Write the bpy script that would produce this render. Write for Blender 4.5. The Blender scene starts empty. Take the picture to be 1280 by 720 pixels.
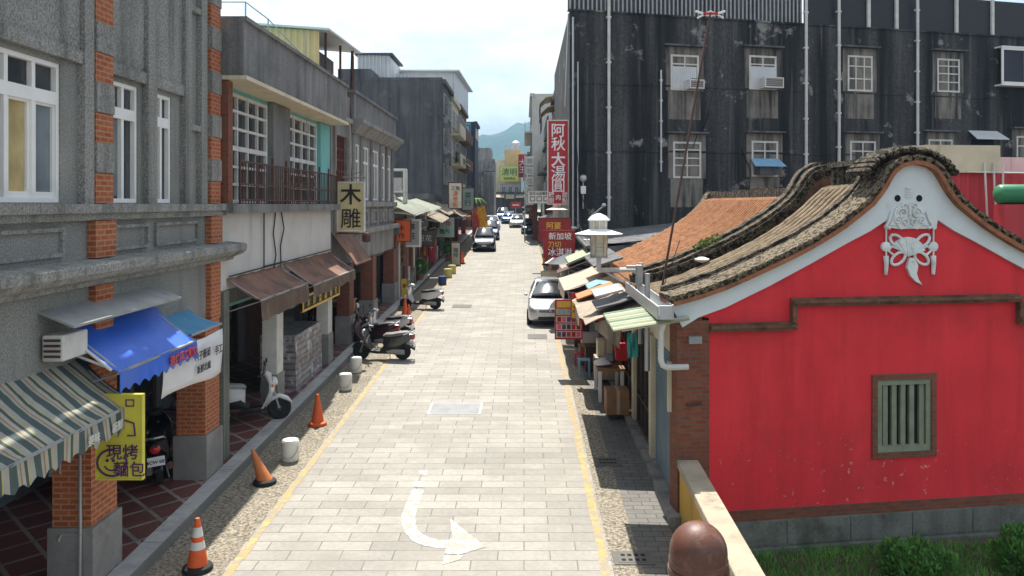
import bpy, bmesh, math, random
from mathutils import Vector, Matrix
from math import radians as R, sin, cos, pi
random.seed(7)
SC = bpy.context.scene
COL = SC.collection
V = Vector
# ------------------------------------------------------------------ camera, sky, sun, exposure
CAMH = 5.6
cam_d = bpy.data.cameras.new('camera'); cam = bpy.data.objects.new('camera', cam_d); COL.objects.link(cam)
cam.location = (0, 0, CAMH); cam.rotation_euler = (R(90), 0, 0)
cam_d.sensor_width = 36; cam_d.lens = 36 * 1000 / 1280
cam_d.shift_x = -15 / 1280; cam_d.shift_y = -105 / 1280
cam_d.clip_start = .1; cam_d.clip_end = 6000
SC.camera = cam
SUN_EL, SUN_LAT = 64, -.125            # elevation in degrees, sideways part of the sun's bearing
w = bpy.data.worlds.new('World'); SC.world = w; w.use_nodes = True
nt = w.node_tree; bg = nt.nodes['Background']
sk = nt.nodes.new('ShaderNodeTexSky'); sk.sky_type = 'NISHITA'; sk.sun_disc = False
sk.sun_elevation = R(SUN_EL); sk.sun_rotation = math.atan2(SUN_LAT, 1); sk.air_density = 1.0; sk.dust_density = 2.5; sk.ozone_density = 1.2
tc = nt.nodes.new('ShaderNodeTexCoord'); mp = nt.nodes.new('ShaderNodeMapping'); mp.inputs['Scale'].default_value = (1.0, 1.0, 2.6)
cn = nt.nodes.new('ShaderNodeTexNoise'); cn.inputs['Scale'].default_value = 2.2; cn.inputs['Detail'].default_value = 7; cn.inputs['Roughness'].default_value = .6
cr = nt.nodes.new('ShaderNodeValToRGB'); cr.color_ramp.elements[0].position = .36; cr.color_ramp.elements[1].position = .62
cmx = nt.nodes.new('ShaderNodeMix'); cmx.data_type = 'RGBA'; cmx.inputs[7].default_value = (11.0, 11.8, 12.4, 1)
nt.links.new(tc.outputs['Generated'], mp.inputs[0]); nt.links.new(mp.outputs[0], cn.inputs[0]); nt.links.new(cn.outputs[0], cr.inputs[0])
nt.links.new(cr.outputs[0], cmx.inputs[0]); nt.links.new(sk.outputs[0], cmx.inputs[6]); nt.links.new(cmx.outputs[2], bg.inputs[0])
bg.inputs[1].default_value = .066
sd = bpy.data.lights.new('sun', 'SUN'); sun = bpy.data.objects.new('sun', sd); COL.objects.link(sun)
sd.energy = 4.7; sd.angle = R(.5); sd.color = (1, .95, .86)
sun_dir = V((SUN_LAT * cos(R(SUN_EL)), cos(R(SUN_EL)), sin(R(SUN_EL)))).normalized()
sun.rotation_euler = sun_dir.to_track_quat('Z', 'Y').to_euler(); sun.location = (0, 60, 80)
SC.view_settings.view_transform = 'Standard'; SC.view_settings.look = 'None'; SC.view_settings.gamma = 1
SC.view_settings.use_curve_mapping = False
SC.view_settings.exposure = .95
SC.render.engine = 'CYCLES'
SC.cycles.max_bounces = 7; SC.cycles.volume_bounces = 0; SC.cycles.use_denoising = True

# ------------------------------------------------------------------ materials
def _new(name):
    m = bpy.data.materials.new(name); m.use_nodes = True
    n = m.node_tree; b = n.nodes['Principled BSDF']
    g_ = n.nodes.new('ShaderNodeNewGeometry')
    return m, n, b, g_
def _noise(n, src, scale, detail=4, rough=.55, stretch=None):
    x = n.nodes.new('ShaderNodeTexNoise'); x.inputs['Scale'].default_value = scale
    x.inputs['Detail'].default_value = detail; x.inputs['Roughness'].default_value = rough
    if stretch:
        mpn = n.nodes.new('ShaderNodeMapping'); mpn.inputs['Scale'].default_value = stretch
        n.links.new(src, mpn.inputs[0]); src = mpn.outputs[0]
    n.links.new(src, x.inputs['Vector']); return x.outputs[0]
def _ramp(n, src, p0, p1, c0=(0, 0, 0, 1), c1=(1, 1, 1, 1)):
    r = n.nodes.new('ShaderNodeValToRGB'); e = r.color_ramp.elements
    e[0].position = p0; e[1].position = p1; e[0].color = c0; e[1].color = c1
    n.links.new(src, r.inputs[0]); return r.outputs[0]
def _mix(n, f, a, b, mode='MIX'):
    x = n.nodes.new('ShaderNodeMix'); x.data_type = 'RGBA'; x.blend_type = mode
    for sock, val in ((0, f), (6, a), (7, b)):
        if hasattr(val, 'node'): n.links.new(val, x.inputs[sock])
        else: x.inputs[sock].default_value = val if sock == 0 else (*val[:3], 1)
    return x.outputs[2]
def _bump(n, b, h, strength, dist=.02):
    x = n.nodes.new('ShaderNodeBump'); x.inputs['Strength'].default_value = strength; x.inputs['Distance'].default_value = dist
    n.links.new(h, x.inputs['Height']); n.links.new(x.outputs[0], b.inputs['Normal'])
def mat(name, col, rough=.8, var=.2, scale=2.5, bump=.25, bscale=30, metal=0, streak=None, stain=None, spec=.4, coat=0, trans=0, speck=None, streak2=None):
    """plain surface: colour varied by noise, fine bump; streak=(colour, low, high) vertical runs; stain=(colour, low, high, scale) blotches"""
    m, n, b, g_ = _new(name); P = g_.outputs['Position']
    dark = tuple(c * (1 - var) for c in col); lite = tuple(min(1, c * (1 + var)) for c in col)
    c = _mix(n, _ramp(n, _noise(n, P, scale, 6), .3, .7), dark, lite)
    if bump: c = _mix(n, .35 * min(1, var * 3), c, _ramp(n, _noise(n, P, bscale, 3), .25, .75, (*dark, 1), (*lite, 1)))
    if speck: c = _mix(n, speck[0], c, _ramp(n, _noise(n, P, speck[1], 3, .7), .38, .62, (*[x * .25 for x in col], 1), (*[min(1, x * 1.9) for x in col], 1)))
    for k_ in (streak, streak2):
        if k_: c = _mix(n, _ramp(n, _noise(n, P, 1.0, 6, .6, k_[3] if len(k_) > 3 else (2.6, 2.6, .22)), k_[1], k_[2]), c, k_[0])
    if stain: c = _mix(n, _ramp(n, _noise(n, P, stain[3], 8, .65), stain[1], stain[2]), c, stain[0])
    n.links.new(c, b.inputs['Base Color'])
    b.inputs['Roughness'].default_value = rough; b.inputs['Metallic'].default_value = metal
    b.inputs['Specular IOR Level'].default_value = spec
    if coat: b.inputs['Coat Weight'].default_value = coat; b.inputs['Coat Roughness'].default_value = .05
    if trans: b.inputs['Transmission Weight'].default_value = trans
    if bump: _bump(n, b, _noise(n, P, bscale, 4), bump)
    return m
def brick(name, c1, c2, mortar, bw, bh, mode='wall', msize=.012, bump=.5, rough=.85, rot=0, dirt=None, offset=.5, var=0):
    m, n, b, g_ = _new(name); P = g_.outputs['Position']
    if mode == 'wall':
        s = n.nodes.new('ShaderNodeSeparateXYZ'); n.links.new(P, s.inputs[0])
        a = n.nodes.new('ShaderNodeMath'); n.links.new(s.outputs[0], a.inputs[0]); n.links.new(s.outputs[1], a.inputs[1])
        cb = n.nodes.new('ShaderNodeCombineXYZ'); n.links.new(a.outputs[0], cb.inputs[0]); n.links.new(s.outputs[2], cb.inputs[1]); src = cb.outputs[0]
    else: src = P
    if rot:
        mpn = n.nodes.new('ShaderNodeMapping'); mpn.inputs['Rotation'].default_value[2] = R(rot); n.links.new(src, mpn.inputs[0]); src = mpn.outputs[0]
    t = n.nodes.new('ShaderNodeTexBrick'); n.links.new(src, t.inputs['Vector'])
    t.inputs['Color1'].default_value = (*c1, 1); t.inputs['Color2'].default_value = (*c2, 1); t.inputs['Mortar'].default_value = (*mortar, 1)
    t.inputs['Scale'].default_value = 1; t.inputs['Mortar Size'].default_value = msize; t.inputs['Mortar Smooth'].default_value = .2
    t.inputs['Brick Width'].default_value = bw; t.inputs['Row Height'].default_value = bh; t.offset = offset; t.inputs['Bias'].default_value = 0
    c = _mix(n, .5, t.outputs['Color'], _ramp(n, _noise(n, P, 14, 5), .25, .75, (.55, .55, .55, 1), (1, 1, 1, 1)), 'MULTIPLY')
    c = _mix(n, .45, c, _ramp(n, _noise(n, P, .9, 6), .3, .7, (.5, .5, .5, 1), (1, 1, 1, 1)), 'MULTIPLY')
    if dirt: c = _mix(n, _ramp(n, _noise(n, P, dirt[3], 8, .65), dirt[1], dirt[2]), c, dirt[0])
    n.links.new(c, b.inputs['Base Color']); b.inputs['Roughness'].default_value = rough
    _bump(n, b, t.outputs['Fac'], -bump, .01)
    return m
def stripes(name, cols, width, axis, rough=.8):
    """repeating woven stripes along one world axis"""
    m, n, b, g_ = _new(name); s = n.nodes.new('ShaderNodeSeparateXYZ'); n.links.new(g_.outputs['Position'], s.inputs[0])
    a = n.nodes.new('ShaderNodeMath'); a.operation = 'DIVIDE'; n.links.new(s.outputs[axis], a.inputs[0]); a.inputs[1].default_value = width
    f = n.nodes.new('ShaderNodeMath'); f.operation = 'FRACT'; n.links.new(a.outputs[0], f.inputs[0])
    r = n.nodes.new('ShaderNodeValToRGB'); r.color_ramp.interpolation = 'CONSTANT'; e = r.color_ramp.elements
    while len(e) < len(cols): e.new(.5)
    for i, (p, c) in enumerate(cols): e[i].position = p; e[i].color = (*c, 1)
    n.links.new(f.outputs[0], r.inputs[0])
    c = _mix(n, .4, r.outputs[0], _ramp(n, _noise(n, g_.outputs['Position'], 6, 6), .3, .7, (.5, .48, .45, 1), (1, 1, 1, 1)), 'MULTIPLY')
    n.links.new(c, b.inputs['Base Color']); b.inputs['Roughness'].default_value = rough
    return m
def mottled(name, cols, scale=5, rough=.95, bump=.8, stretch=None):
    """weathered tiles: three tones in hard-edged blotches"""
    m, n, b, g_ = _new(name); P = g_.outputs['Position']
    h = _noise(n, P, scale, 10, .7, stretch)
    r = n.nodes.new('ShaderNodeValToRGB'); e = r.color_ramp.elements
    while len(e) < len(cols): e.new(.5)
    for i, (p, c) in enumerate(cols): e[i].position = p; e[i].color = (*c, 1)
    n.links.new(h, r.inputs[0]); n.links.new(r.outputs[0], b.inputs['Base Color']); b.inputs['Roughness'].default_value = rough
    _bump(n, b, _noise(n, P, scale * 4, 6, .7), bump, .04)
    return m
def glass(name, col=(.02, .025, .03), rough=.06, spec=.6):
    m, n, b, g_ = _new(name)
    c = _mix(n, _ramp(n, _noise(n, g_.outputs['Position'], 1.3, 3), .35, .65), col, tuple(min(1, x * 1.8 + .01) for x in col))
    n.links.new(c, b.inputs['Base Color']); b.inputs['Roughness'].default_value = rough; b.inputs['Specular IOR Level'].default_value = spec
    _bump(n, b, _noise(n, g_.outputs['Position'], 1.7, 2), .05, .05)
    return m

M = {}
M['pebbledash'] = mat('pebbledash', (.22, .225, .21), .95, .25, 1.2, .9, 34, streak=((.09, .092, .088), .5, .9), speck=(.36, 40))
M['granolith'] = mat('granolith', (.23, .23, .215), .9, .25, 1.6, .6, 40, streak=((.06, .06, .058), .48, .8), speck=(.45, 30))
M['concrete'] = mat('concrete', (.25, .24, .225), .9, .22, 1.1, .4, 26, streak=((.09, .09, .085), .45, .75), speck=(.2, 30))
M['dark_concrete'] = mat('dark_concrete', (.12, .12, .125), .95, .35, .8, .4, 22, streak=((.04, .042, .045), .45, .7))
M['grey_concrete'] = mat('grey_concrete', (.19, .19, .185), .95, .25, .7, .4, 22, streak=((.06, .062, .065), .45, .8), stain=((.09, .09, .09), .5, .75, .9), speck=(.2, 24))
M['plaster_white'] = mat('plaster_white', (.52, .51, .48), .9, .1, 1.2, .15, 18, streak=((.28, .27, .25), .58, .8))
M['cream'] = mat('cream', (.55, .49, .36), .85, .15, 1.2, .2, 18, streak=((.25, .22, .16), .58, .8))
M['black_stain'] = mat('black_stain', (.062, .062, .06), .95, .45, .35, .5, 12, streak=((.011, .0115, .012), .36, .60, (1.1, 1.1, .05)), streak2=((.10, .10, .095), .56, .72, (3.2, 3.2, .12)), stain=((.22, .215, .20), .60, .66, .9), speck=(.35, 9))
M['brick'] = brick('brick', (.36, .075, .022), (.46, .12, .035), (.42, .25, .15), .21, .075)
M['brick_dark'] = brick('brick_dark', (.20, .045, .022), (.28, .075, .032), (.15, .10, .07), .21, .07, dirt=((.12, .08, .06), .55, .75, 2.5))
M['plinth'] = mat('plinth', (.22, .215, .205), .8, .3, 2, .3, 60, stain=((.09, .09, .088), .55, .8, 1.6))
M['stone'] = mat('stone', (.15, .16, .14), .9, .25, 1.5, .4, 22, streak=((.06, .07, .055), .48, .75), stain=((.05, .06, .045), .5, .72, 1.6), speck=(.2, 30))
M['white_paint'] = mat('white_paint', (.72, .72, .70), .55, .06, 3, .05, 30)
M['aged_white'] = mat('aged_white', (.55, .55, .52), .7, .15, 3, .2, 30, streak=((.25, .22, .18), .6, .85))
M['grey_paint'] = mat('grey_paint', (.36, .37, .37), .6, .12, 3, .1, 30)
M['turquoise'] = mat('turquoise', (.16, .42, .40), .85, .12, 1.5, .15, 20, streak=((.10, .24, .23), .6, .85))
M['red_wall'] = mat('red_wall', (.66, .032, .042), .85, .10, .9, .25, 14, streak=((.74, .05, .06), .50, .75, (1.3, 1.3, .16)), streak2=((.50, .026, .034), .52, .80, (3.0, 3.0, .3)), stain=((.42, .03, .035), .52, .82, .7))
def scuffs(m, lo, hi, col, thr, scale):
    """chips in the paint within a band of heights"""
    n = m.node_tree; b = n.nodes['Principled BSDF']; old = b.inputs['Base Color'].links[0].from_socket; g_ = n.nodes.new('ShaderNodeNewGeometry'); P = g_.outputs['Position']
    s = n.nodes.new('ShaderNodeSeparateXYZ'); n.links.new(P, s.inputs[0]); a = n.nodes.new('ShaderNodeMapRange'); a.inputs[1].default_value = lo; a.inputs[2].default_value = hi; a.inputs[3].default_value = 1; a.inputs[4].default_value = 0; n.links.new(s.outputs[2], a.inputs[0])
    k = _ramp(n, _noise(n, P, scale, 5, .7), thr, thr + .012); k2 = _ramp(n, _noise(n, P, 1.4, 3), .47, .55)
    x = n.nodes.new('ShaderNodeMath'); x.operation = 'MULTIPLY'; n.links.new(k, x.inputs[0]); n.links.new(k2, x.inputs[1]); y = n.nodes.new('ShaderNodeMath'); y.operation = 'MULTIPLY'; n.links.new(x.outputs[0], y.inputs[0])
    z = _ramp(n, a.outputs[0], .3, .6); n.links.new(z, y.inputs[1]); n.links.new(_mix(n, y.outputs[0], old, col), b.inputs['Base Color'])
scuffs(M['red_wall'], .45, 2.3, (.50, .33, .28), .632, 8)
M['band_white'] = mat('band_white', (.62, .68, .70), .85, .08, 1.5, .15, 18, stain=((.40, .43, .43), .58, .85, 1.5))
M['relief'] = mat('relief', (.66, .70, .70), .85, .14, 4, .5, 30, stain=((.36, .38, .37), .54, .72, 6))
M['wood_dark'] = mat('wood_dark', (.06, .035, .022), .7, .4, 3, .3, 30)
M['wood'] = mat('wood', (.25, .13, .06), .7, .3, 3, .3, 30)
M['wood_pale'] = mat('wood_pale', (.34, .31, .22), .8, .25, 4, .3, 40)
M['green_wood'] = mat('green_wood', (.20, .23, .16), .8, .25, 5, .4, 30)
M['iron'] = mat('iron', (.075, .034, .025), .7, .4, 6, .2, 40)
M['metal'] = mat('metal', (.45, .46, .47), .45, .12, 3, .08, 30, metal=.7)
M['metal_dull'] = mat('metal_dull', (.32, .33, .33), .6, .2, 3, .1, 30, metal=.4, stain=((.2, .14, .1), .6, .85, 2))
M['steel_roof'] = mat('steel_roof', (.55, .57, .58), .5, .1, 1.5, .05, 30, metal=.2)
M['black'] = mat('black', (.012, .012, .013), .5, .3, 6, .1, 40)
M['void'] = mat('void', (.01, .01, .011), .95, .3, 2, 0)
M['rubber'] = mat('rubber', (.018, .018, .018), .85, .3, 8, .3, 60)
M['glass'] = glass('glass')
M['glass_grey'] = glass('glass_grey', (.10, .12, .13), .15, .5)
M['glass_warm'] = glass('glass_warm', (.32, .25, .12), .2, .4)
M['windscreen'] = glass('windscreen', (.02, .025, .03), .09, .9)
M['car_glass'] = glass('car_glass', (.012, .015, .018), .03, .8)
M['red_lattice'] = mat('red_lattice', (.11, .03, .025), .7, .3, 4, .2, 30)
M['wet_tile'] = brick('wet_tile', (.21, .07, .06), (.15, .055, .05), (.34, .29, .26), .55, .55, 'floor', .035, .2, .45, 45, dirt=((.06, .05, .045), .5, .8, 1.1), offset=0)
M['shutter'] = mat('shutter', (.16, .19, .21), .5, .15, 2, .05, 30, metal=.3)
M['shutter_blue'] = mat('shutter_blue', (.13, .20, .24), .5, .2, 2, .05, 30, metal=.3)
M['yellow_steel'] = mat('yellow_steel', (.56, .42, .22), .6, .12, 1.2, .05, 30, streak=((.3, .25, .12), .6, .85))
M['blue_tarp'] = mat('blue_tarp', (.03, .12, .55), .45, .1, 2, .15, 9)
M['cyan_tarp'] = mat('cyan_tarp', (.06, .24, .42), .5, .12, 2, .15, 9)
M['brown_canvas'] = mat('brown_canvas', (.10, .065, .045), .8, .25, 2, .2, 12, stain=((.22, .16, .12), .5, .8, 1.3))
M['rust_canvas'] = mat('rust_canvas', (.20, .095, .06), .7, .3, 2, .2, 12, stain=((.07, .04, .03), .42, .66, 1.6))
M['beige_canvas'] = mat('beige_canvas', (.42, .305, .235), .8, .12, 2, .2, 10, stain=((.34, .26, .2), .55, .85, 1.5))
M['tan_canvas'] = mat('tan_canvas', (.34, .28, .215), .85, .2, 2, .2, 10, stain=((.16, .125, .09), .46, .72, 1.8))
M['banner_white'] = mat('banner_white', (.62, .62, .63), .7, .08, 2, .15, 8, stain=((.45, .33, .28), .6, .85, 1.5))
M['yellow_sign'] = mat('yellow_sign', (.55, .50, .06), .5, .1, 3, 0)
M['gold_sign'] = mat('gold_sign', (.50, .42, .22), .5, .12, 3, 0)
M['gold'] = mat('gold', (.65, .42, .06), .4, .1, 3, 0)
M['ink'] = mat('ink', (.015, .012, .012), .6, .2, 3, 0)
M['purple_ink'] = mat('purple_ink', (.08, .02, .10), .6, .2, 3, 0)
M['sign_red'] = mat('sign_red', (.40, .015, .03), .5, .1, 1.2, 0)
M['sign_maroon'] = mat('sign_maroon', (.26, .02, .022), .6, .2, 2, 0)
M['sign_white'] = mat('sign_white', (.75, .74, .72), .5, .06, 2, 0)
M['sign_cream'] = mat('sign_cream', (.58, .52, .40), .6, .1, 3, 0)
M['sign_green'] = mat('sign_green', (.33, .46, .40), .6, .1, 3, 0)
M['sign_lime'] = mat('sign_lime', (.50, .55, .16), .6, .1, 2, 0)
M['dark_green'] = mat('dark_green', (.02, .12, .05), .6, .1, 2, 0)
M['pink_ink'] = mat('pink_ink', (.70, .10, .22), .6, .1, 2, 0)
M['orange'] = mat('orange', (.62, .10, .02), .6, .12, 4, .05)
M['orange_old'] = mat('orange_old', (.50, .16, .05), .7, .2, 6, .1, stain=((.2, .1, .06), .5, .8, 6))
M['flag_yellow'] = mat('flag_yellow', (.75, .38, .03), .7, .15, 3, .1, 10)
M['flag_red'] = mat('flag_red', (.65, .09, .03), .7, .15, 3, .1, 10)
M['bucket_white'] = mat('bucket_white', (.68, .66, .58), .6, .08, 4, .05, stain=((.4, .36, .26), .6, .85, 5))
M['bucket_blue'] = mat('bucket_blue', (.03, .05, .16), .6, .15, 4, .05)
M['bucket_yellow'] = mat('bucket_yellow', (.55, .48, .18), .6, .15, 4, .05)
M['plastic_wrap'] = brick('plastic_wrap', (.36, .35, .37), (.26, .24, .24), (.19, .165, .155), 2.7, .15, 'wall', .028, .8, .3, dirt=((.52, .52, .54), .53, .62, 4.5))
M['plastic_wrap_old'] = mat('plastic_wrap', (.36, .34, .35), .35, .2, 3, .5, 9, spec=.6)
M['brown_cap'] = mat('brown_cap', (.11, .045, .03), .48, .22, 3, .12, 40, stain=((.17, .085, .06), .52, .66, 7), streak=((.06, .028, .02), .52, .8, (6, 6, .8)))
M['lamp_white'] = mat('lamp_white', (.74, .75, .75), .5, .05, 3, 0)
M['lamp_glass'] = mat('lamp_glass', (.55, .52, .42), .3, .15, 6, 0, spec=.6)
M['green_strip'] = stripes('green_strip', [(0, (.30, .33, .20)), (.35, (.46, .47, .37)), (.5, (.15, .23, .14)), (.75, (.40, .42, .34))], .28, 1)
M['awning_strip'] = stripes('awning_strip', [(0, (.055, .085, .085)), (.30, (.34, .33, .27)), (.40, (.30, .17, .07)), (.46, (.36, .35, .30)), (.60, (.05, .08, .08)), (.72, (.40, .36, .14)), (.78, (.33, .33, .29))], .42, 1)
M['tile_dark'] = mottled('tile_dark', [(.30, (.012, .010, .008)), (.48, (.03, .025, .018)), (.535, (.34, .26, .16)), (.59, (.035, .028, .02)), (.70, (.42, .34, .22))], 14)
M['tile_tan'] = mottled('tile_tan', [(.30, (.05, .038, .026)), (.42, (.24, .18, .115)), (.60, (.38, .29, .19)), (.72, (.14, .10, .07))], 6)
M['tile_orange'] = mottled('tile_orange', [(.30, (.10, .05, .03)), (.43, (.30, .13, .06)), (.58, (.42, .20, .09)), (.72, (.26, .14, .07))], 9)
M['tile_pan'] = mottled('tile_pan', [(.35, (.018, .014, .01)), (.6, (.07, .05, .032)), (.75, (.12, .085, .055))], 8)  # dark tone paints in the shade lying between the cover tiles
M['tile_pan_orange'] = mottled('tile_pan_orange', [(.35, (.07, .035, .02)), (.5, (.22, .10, .05)), (.7, (.36, .17, .08))], 7)  # shade between the orange cover tiles, put into the pan colour
M['ridge_old'] = mottled('ridge_old', [(.30, (.008, .007, .006)), (.50, (.022, .019, .014)), (.545, (.26, .20, .13)), (.58, (.02, .017, .013)), (.64, (.045, .036, .026)), (.69, (.40, .33, .23))], 8)
M['terracotta_edge'] = mat('terracotta_edge', (.30, .12, .06), .9, .3, 5, .4, 30, stain=((.10, .06, .04), .5, .75, 4))
M['moulding'] = mat('moulding', (.17, .085, .05), .9, .35, 4, .5, 24, stain=((.06, .035, .025), .45, .7, 5))
M['paver'] = brick('paver', (.37, .348, .31), (.285, .27, .24), (.15, .138, .12), .78, .31, 'floor', .010, .3, .8, 0, dirt=((.215, .20, .175), .50, .74, 1.1))
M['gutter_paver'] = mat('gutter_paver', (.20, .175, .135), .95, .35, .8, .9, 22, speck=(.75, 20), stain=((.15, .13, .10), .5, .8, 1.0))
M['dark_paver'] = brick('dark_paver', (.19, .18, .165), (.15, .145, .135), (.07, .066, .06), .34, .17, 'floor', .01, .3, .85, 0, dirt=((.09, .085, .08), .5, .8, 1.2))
M['kerb_stone'] = brick('kerb_stone', (.52, .52, .50), (.44, .44, .43), (.2, .2, .19), 3.0, .9, 'floor', .012, .3, .85, 90, dirt=((.17, .165, .16), .5, .8, 1.3))
M['yellow_line'] = mat('yellow_line', (.46, .30, .10), .85, .2, 3, .3, 26, stain=((.27, .235, .175), .40, .54, 8))
M['arrow_white'] = mat('arrow_white', (.58, .57, .54), .8, .05, 3, .1, 26, stain=((.31, .29, .25), .505, .535, 6.5), streak=((.31, .29, .25), .54, .57, (4.5, 4.5, 1)))
M['iron_cover'] = mat('iron_cover', (.22, .22, .23), .6, .15, 4, .3, 50)
M['dark_cover'] = mat('dark_cover', (.10, .095, .085), .7, .2, 4, .3, 50)
M['soil'] = mat('soil', (.075, .06, .04), 1, .3, .7, .5, 12)
M['grass'] = mat('grass', (.10, .26, .045), .9, .4, 3, 0)
M['leaf'] = mat('leaf', (.07, .19, .035), .8, .45, 5, 0)
M['leaf_pale'] = mat('leaf_pale', (.14, .19, .04), .8, .35, 5, 0)
M['hill_wood'] = mat('hill_wood', (.03, .06, .045), 1, .4, .02, .3, .05)
M['wall_yellow'] = mat('wall_yellow', (.55, .33, .06), .85, .12, 1.2, .2, 16, streak=((.28, .18, .06), .58, .85))
M['cap_stone'] = mat('cap_stone', (.36, .31, .23), .95, .25, 2, .7, 34, stain=((.14, .12, .09), .55, .8, 2.5))
M['green_tank'] = mat('green_tank', (.025, .17, .075), .4, .1, 1, 0)
M['red_steel'] = mat('red_steel', (.42, .035, .045), .6, .12, 1.5, .05, 30, streak=((.25, .03, .035), .58, .85))
M['night_blue'] = mat('night_blue', (.035, .04, .055), .8, .3, 1, .1, 16)
M['lilac'] = mat('lilac', (.34, .33, .36), .8, .1, 1, .1, 16)
M['ochre'] = mat('ochre', (.52, .38, .18), .85, .12, 1, .1, 16)
M['teal_cloth'] = mat('teal_cloth', (.05, .28, .26), .85, .2, 4, .2, 12)
M['red_cloth'] = mat('red_cloth', (.55, .02, .03), .8, .2, 4, .2, 12)
M['blue_plastic'] = mat('blue_plastic', (.18, .36, .50), .5, .12, 3, .05)
M['clay'] = mat('clay', (.30, .13, .07), .8, .2, 4, .2)
def paint(name, col, metal=.35):
    if name not in M: M[name] = mat(name, col, .32, .04, 2, 0, metal=metal, spec=.5, coat=.8)
    return M[name]
paint('silver_paint', (.50, .51, .52), .6); paint('dark_paint', (.018, .022, .032)); paint('white_car', (.70, .70, .70), 0)
paint('navy_paint', (.02, .045, .13)); paint('blue_paint', (.03, .12, .34)); paint('grey_scooter', (.028, .03, .034)); paint('white_scooter', (.55, .55, .54), 0)
paint('maroon_scooter', (.05, .009, .02)); M['grey_seat'] = mat('grey_seat', (.16, .15, .145), .6, .15, 6, .1); paint('black_scooter', (.018, .018, .021))
M['headlight'] = mat('headlight', (.65, .67, .68), .12, .05, 8, 0, spec=.8)
M['taillight'] = mat('taillight', (.45, .012, .012), .2, .1, 8, 0, spec=.7)
M['plate'] = mat('plate', (.70, .71, .70), .5, .05, 4, 0)

# ------------------------------------------------------------------ geometry helpers
def g(y): return .03 * y if y < 140 else 4.2                      # the street climbs gently
class F:
    """a vertical frame: s along the wall, d out of it, z up"""
    def __init__(s, O, u, n): s.O = V(O); s.u = V(u).normalized(); s.n = V(n).normalized()
    def p(s, a, d, z): return s.O + s.u * a + s.n * d + V((0, 0, z))
def LF(x): return F((x, 0, 0), (0, 1, 0), (1, 0, 0))                # walls of the left-hand row, facing the street
def RF(x): return F((x, 0, 0), (0, 1, 0), (-1, 0, 0))
def CF(y): return F((0, y, 0), (1, 0, 0), (0, -1, 0))               # anything facing the camera's end of the street
W = CF(0)                                                            # world box: s = x, d = -y
def at(px, py, y): return V(((px - 655) / 1000 * y, y, CAMH - (py - 255) / 1000 * y))
def hit(px, py, fr):
    d = V(((px - 655) / 1000, 1, -(py - 255) / 1000)); c = V((0, 0, CAMH))
    t = (fr.O - c).dot(fr.n) / d.dot(fr.n); P = c + d * t - fr.O
    return P.dot(fr.u), P.z
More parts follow.
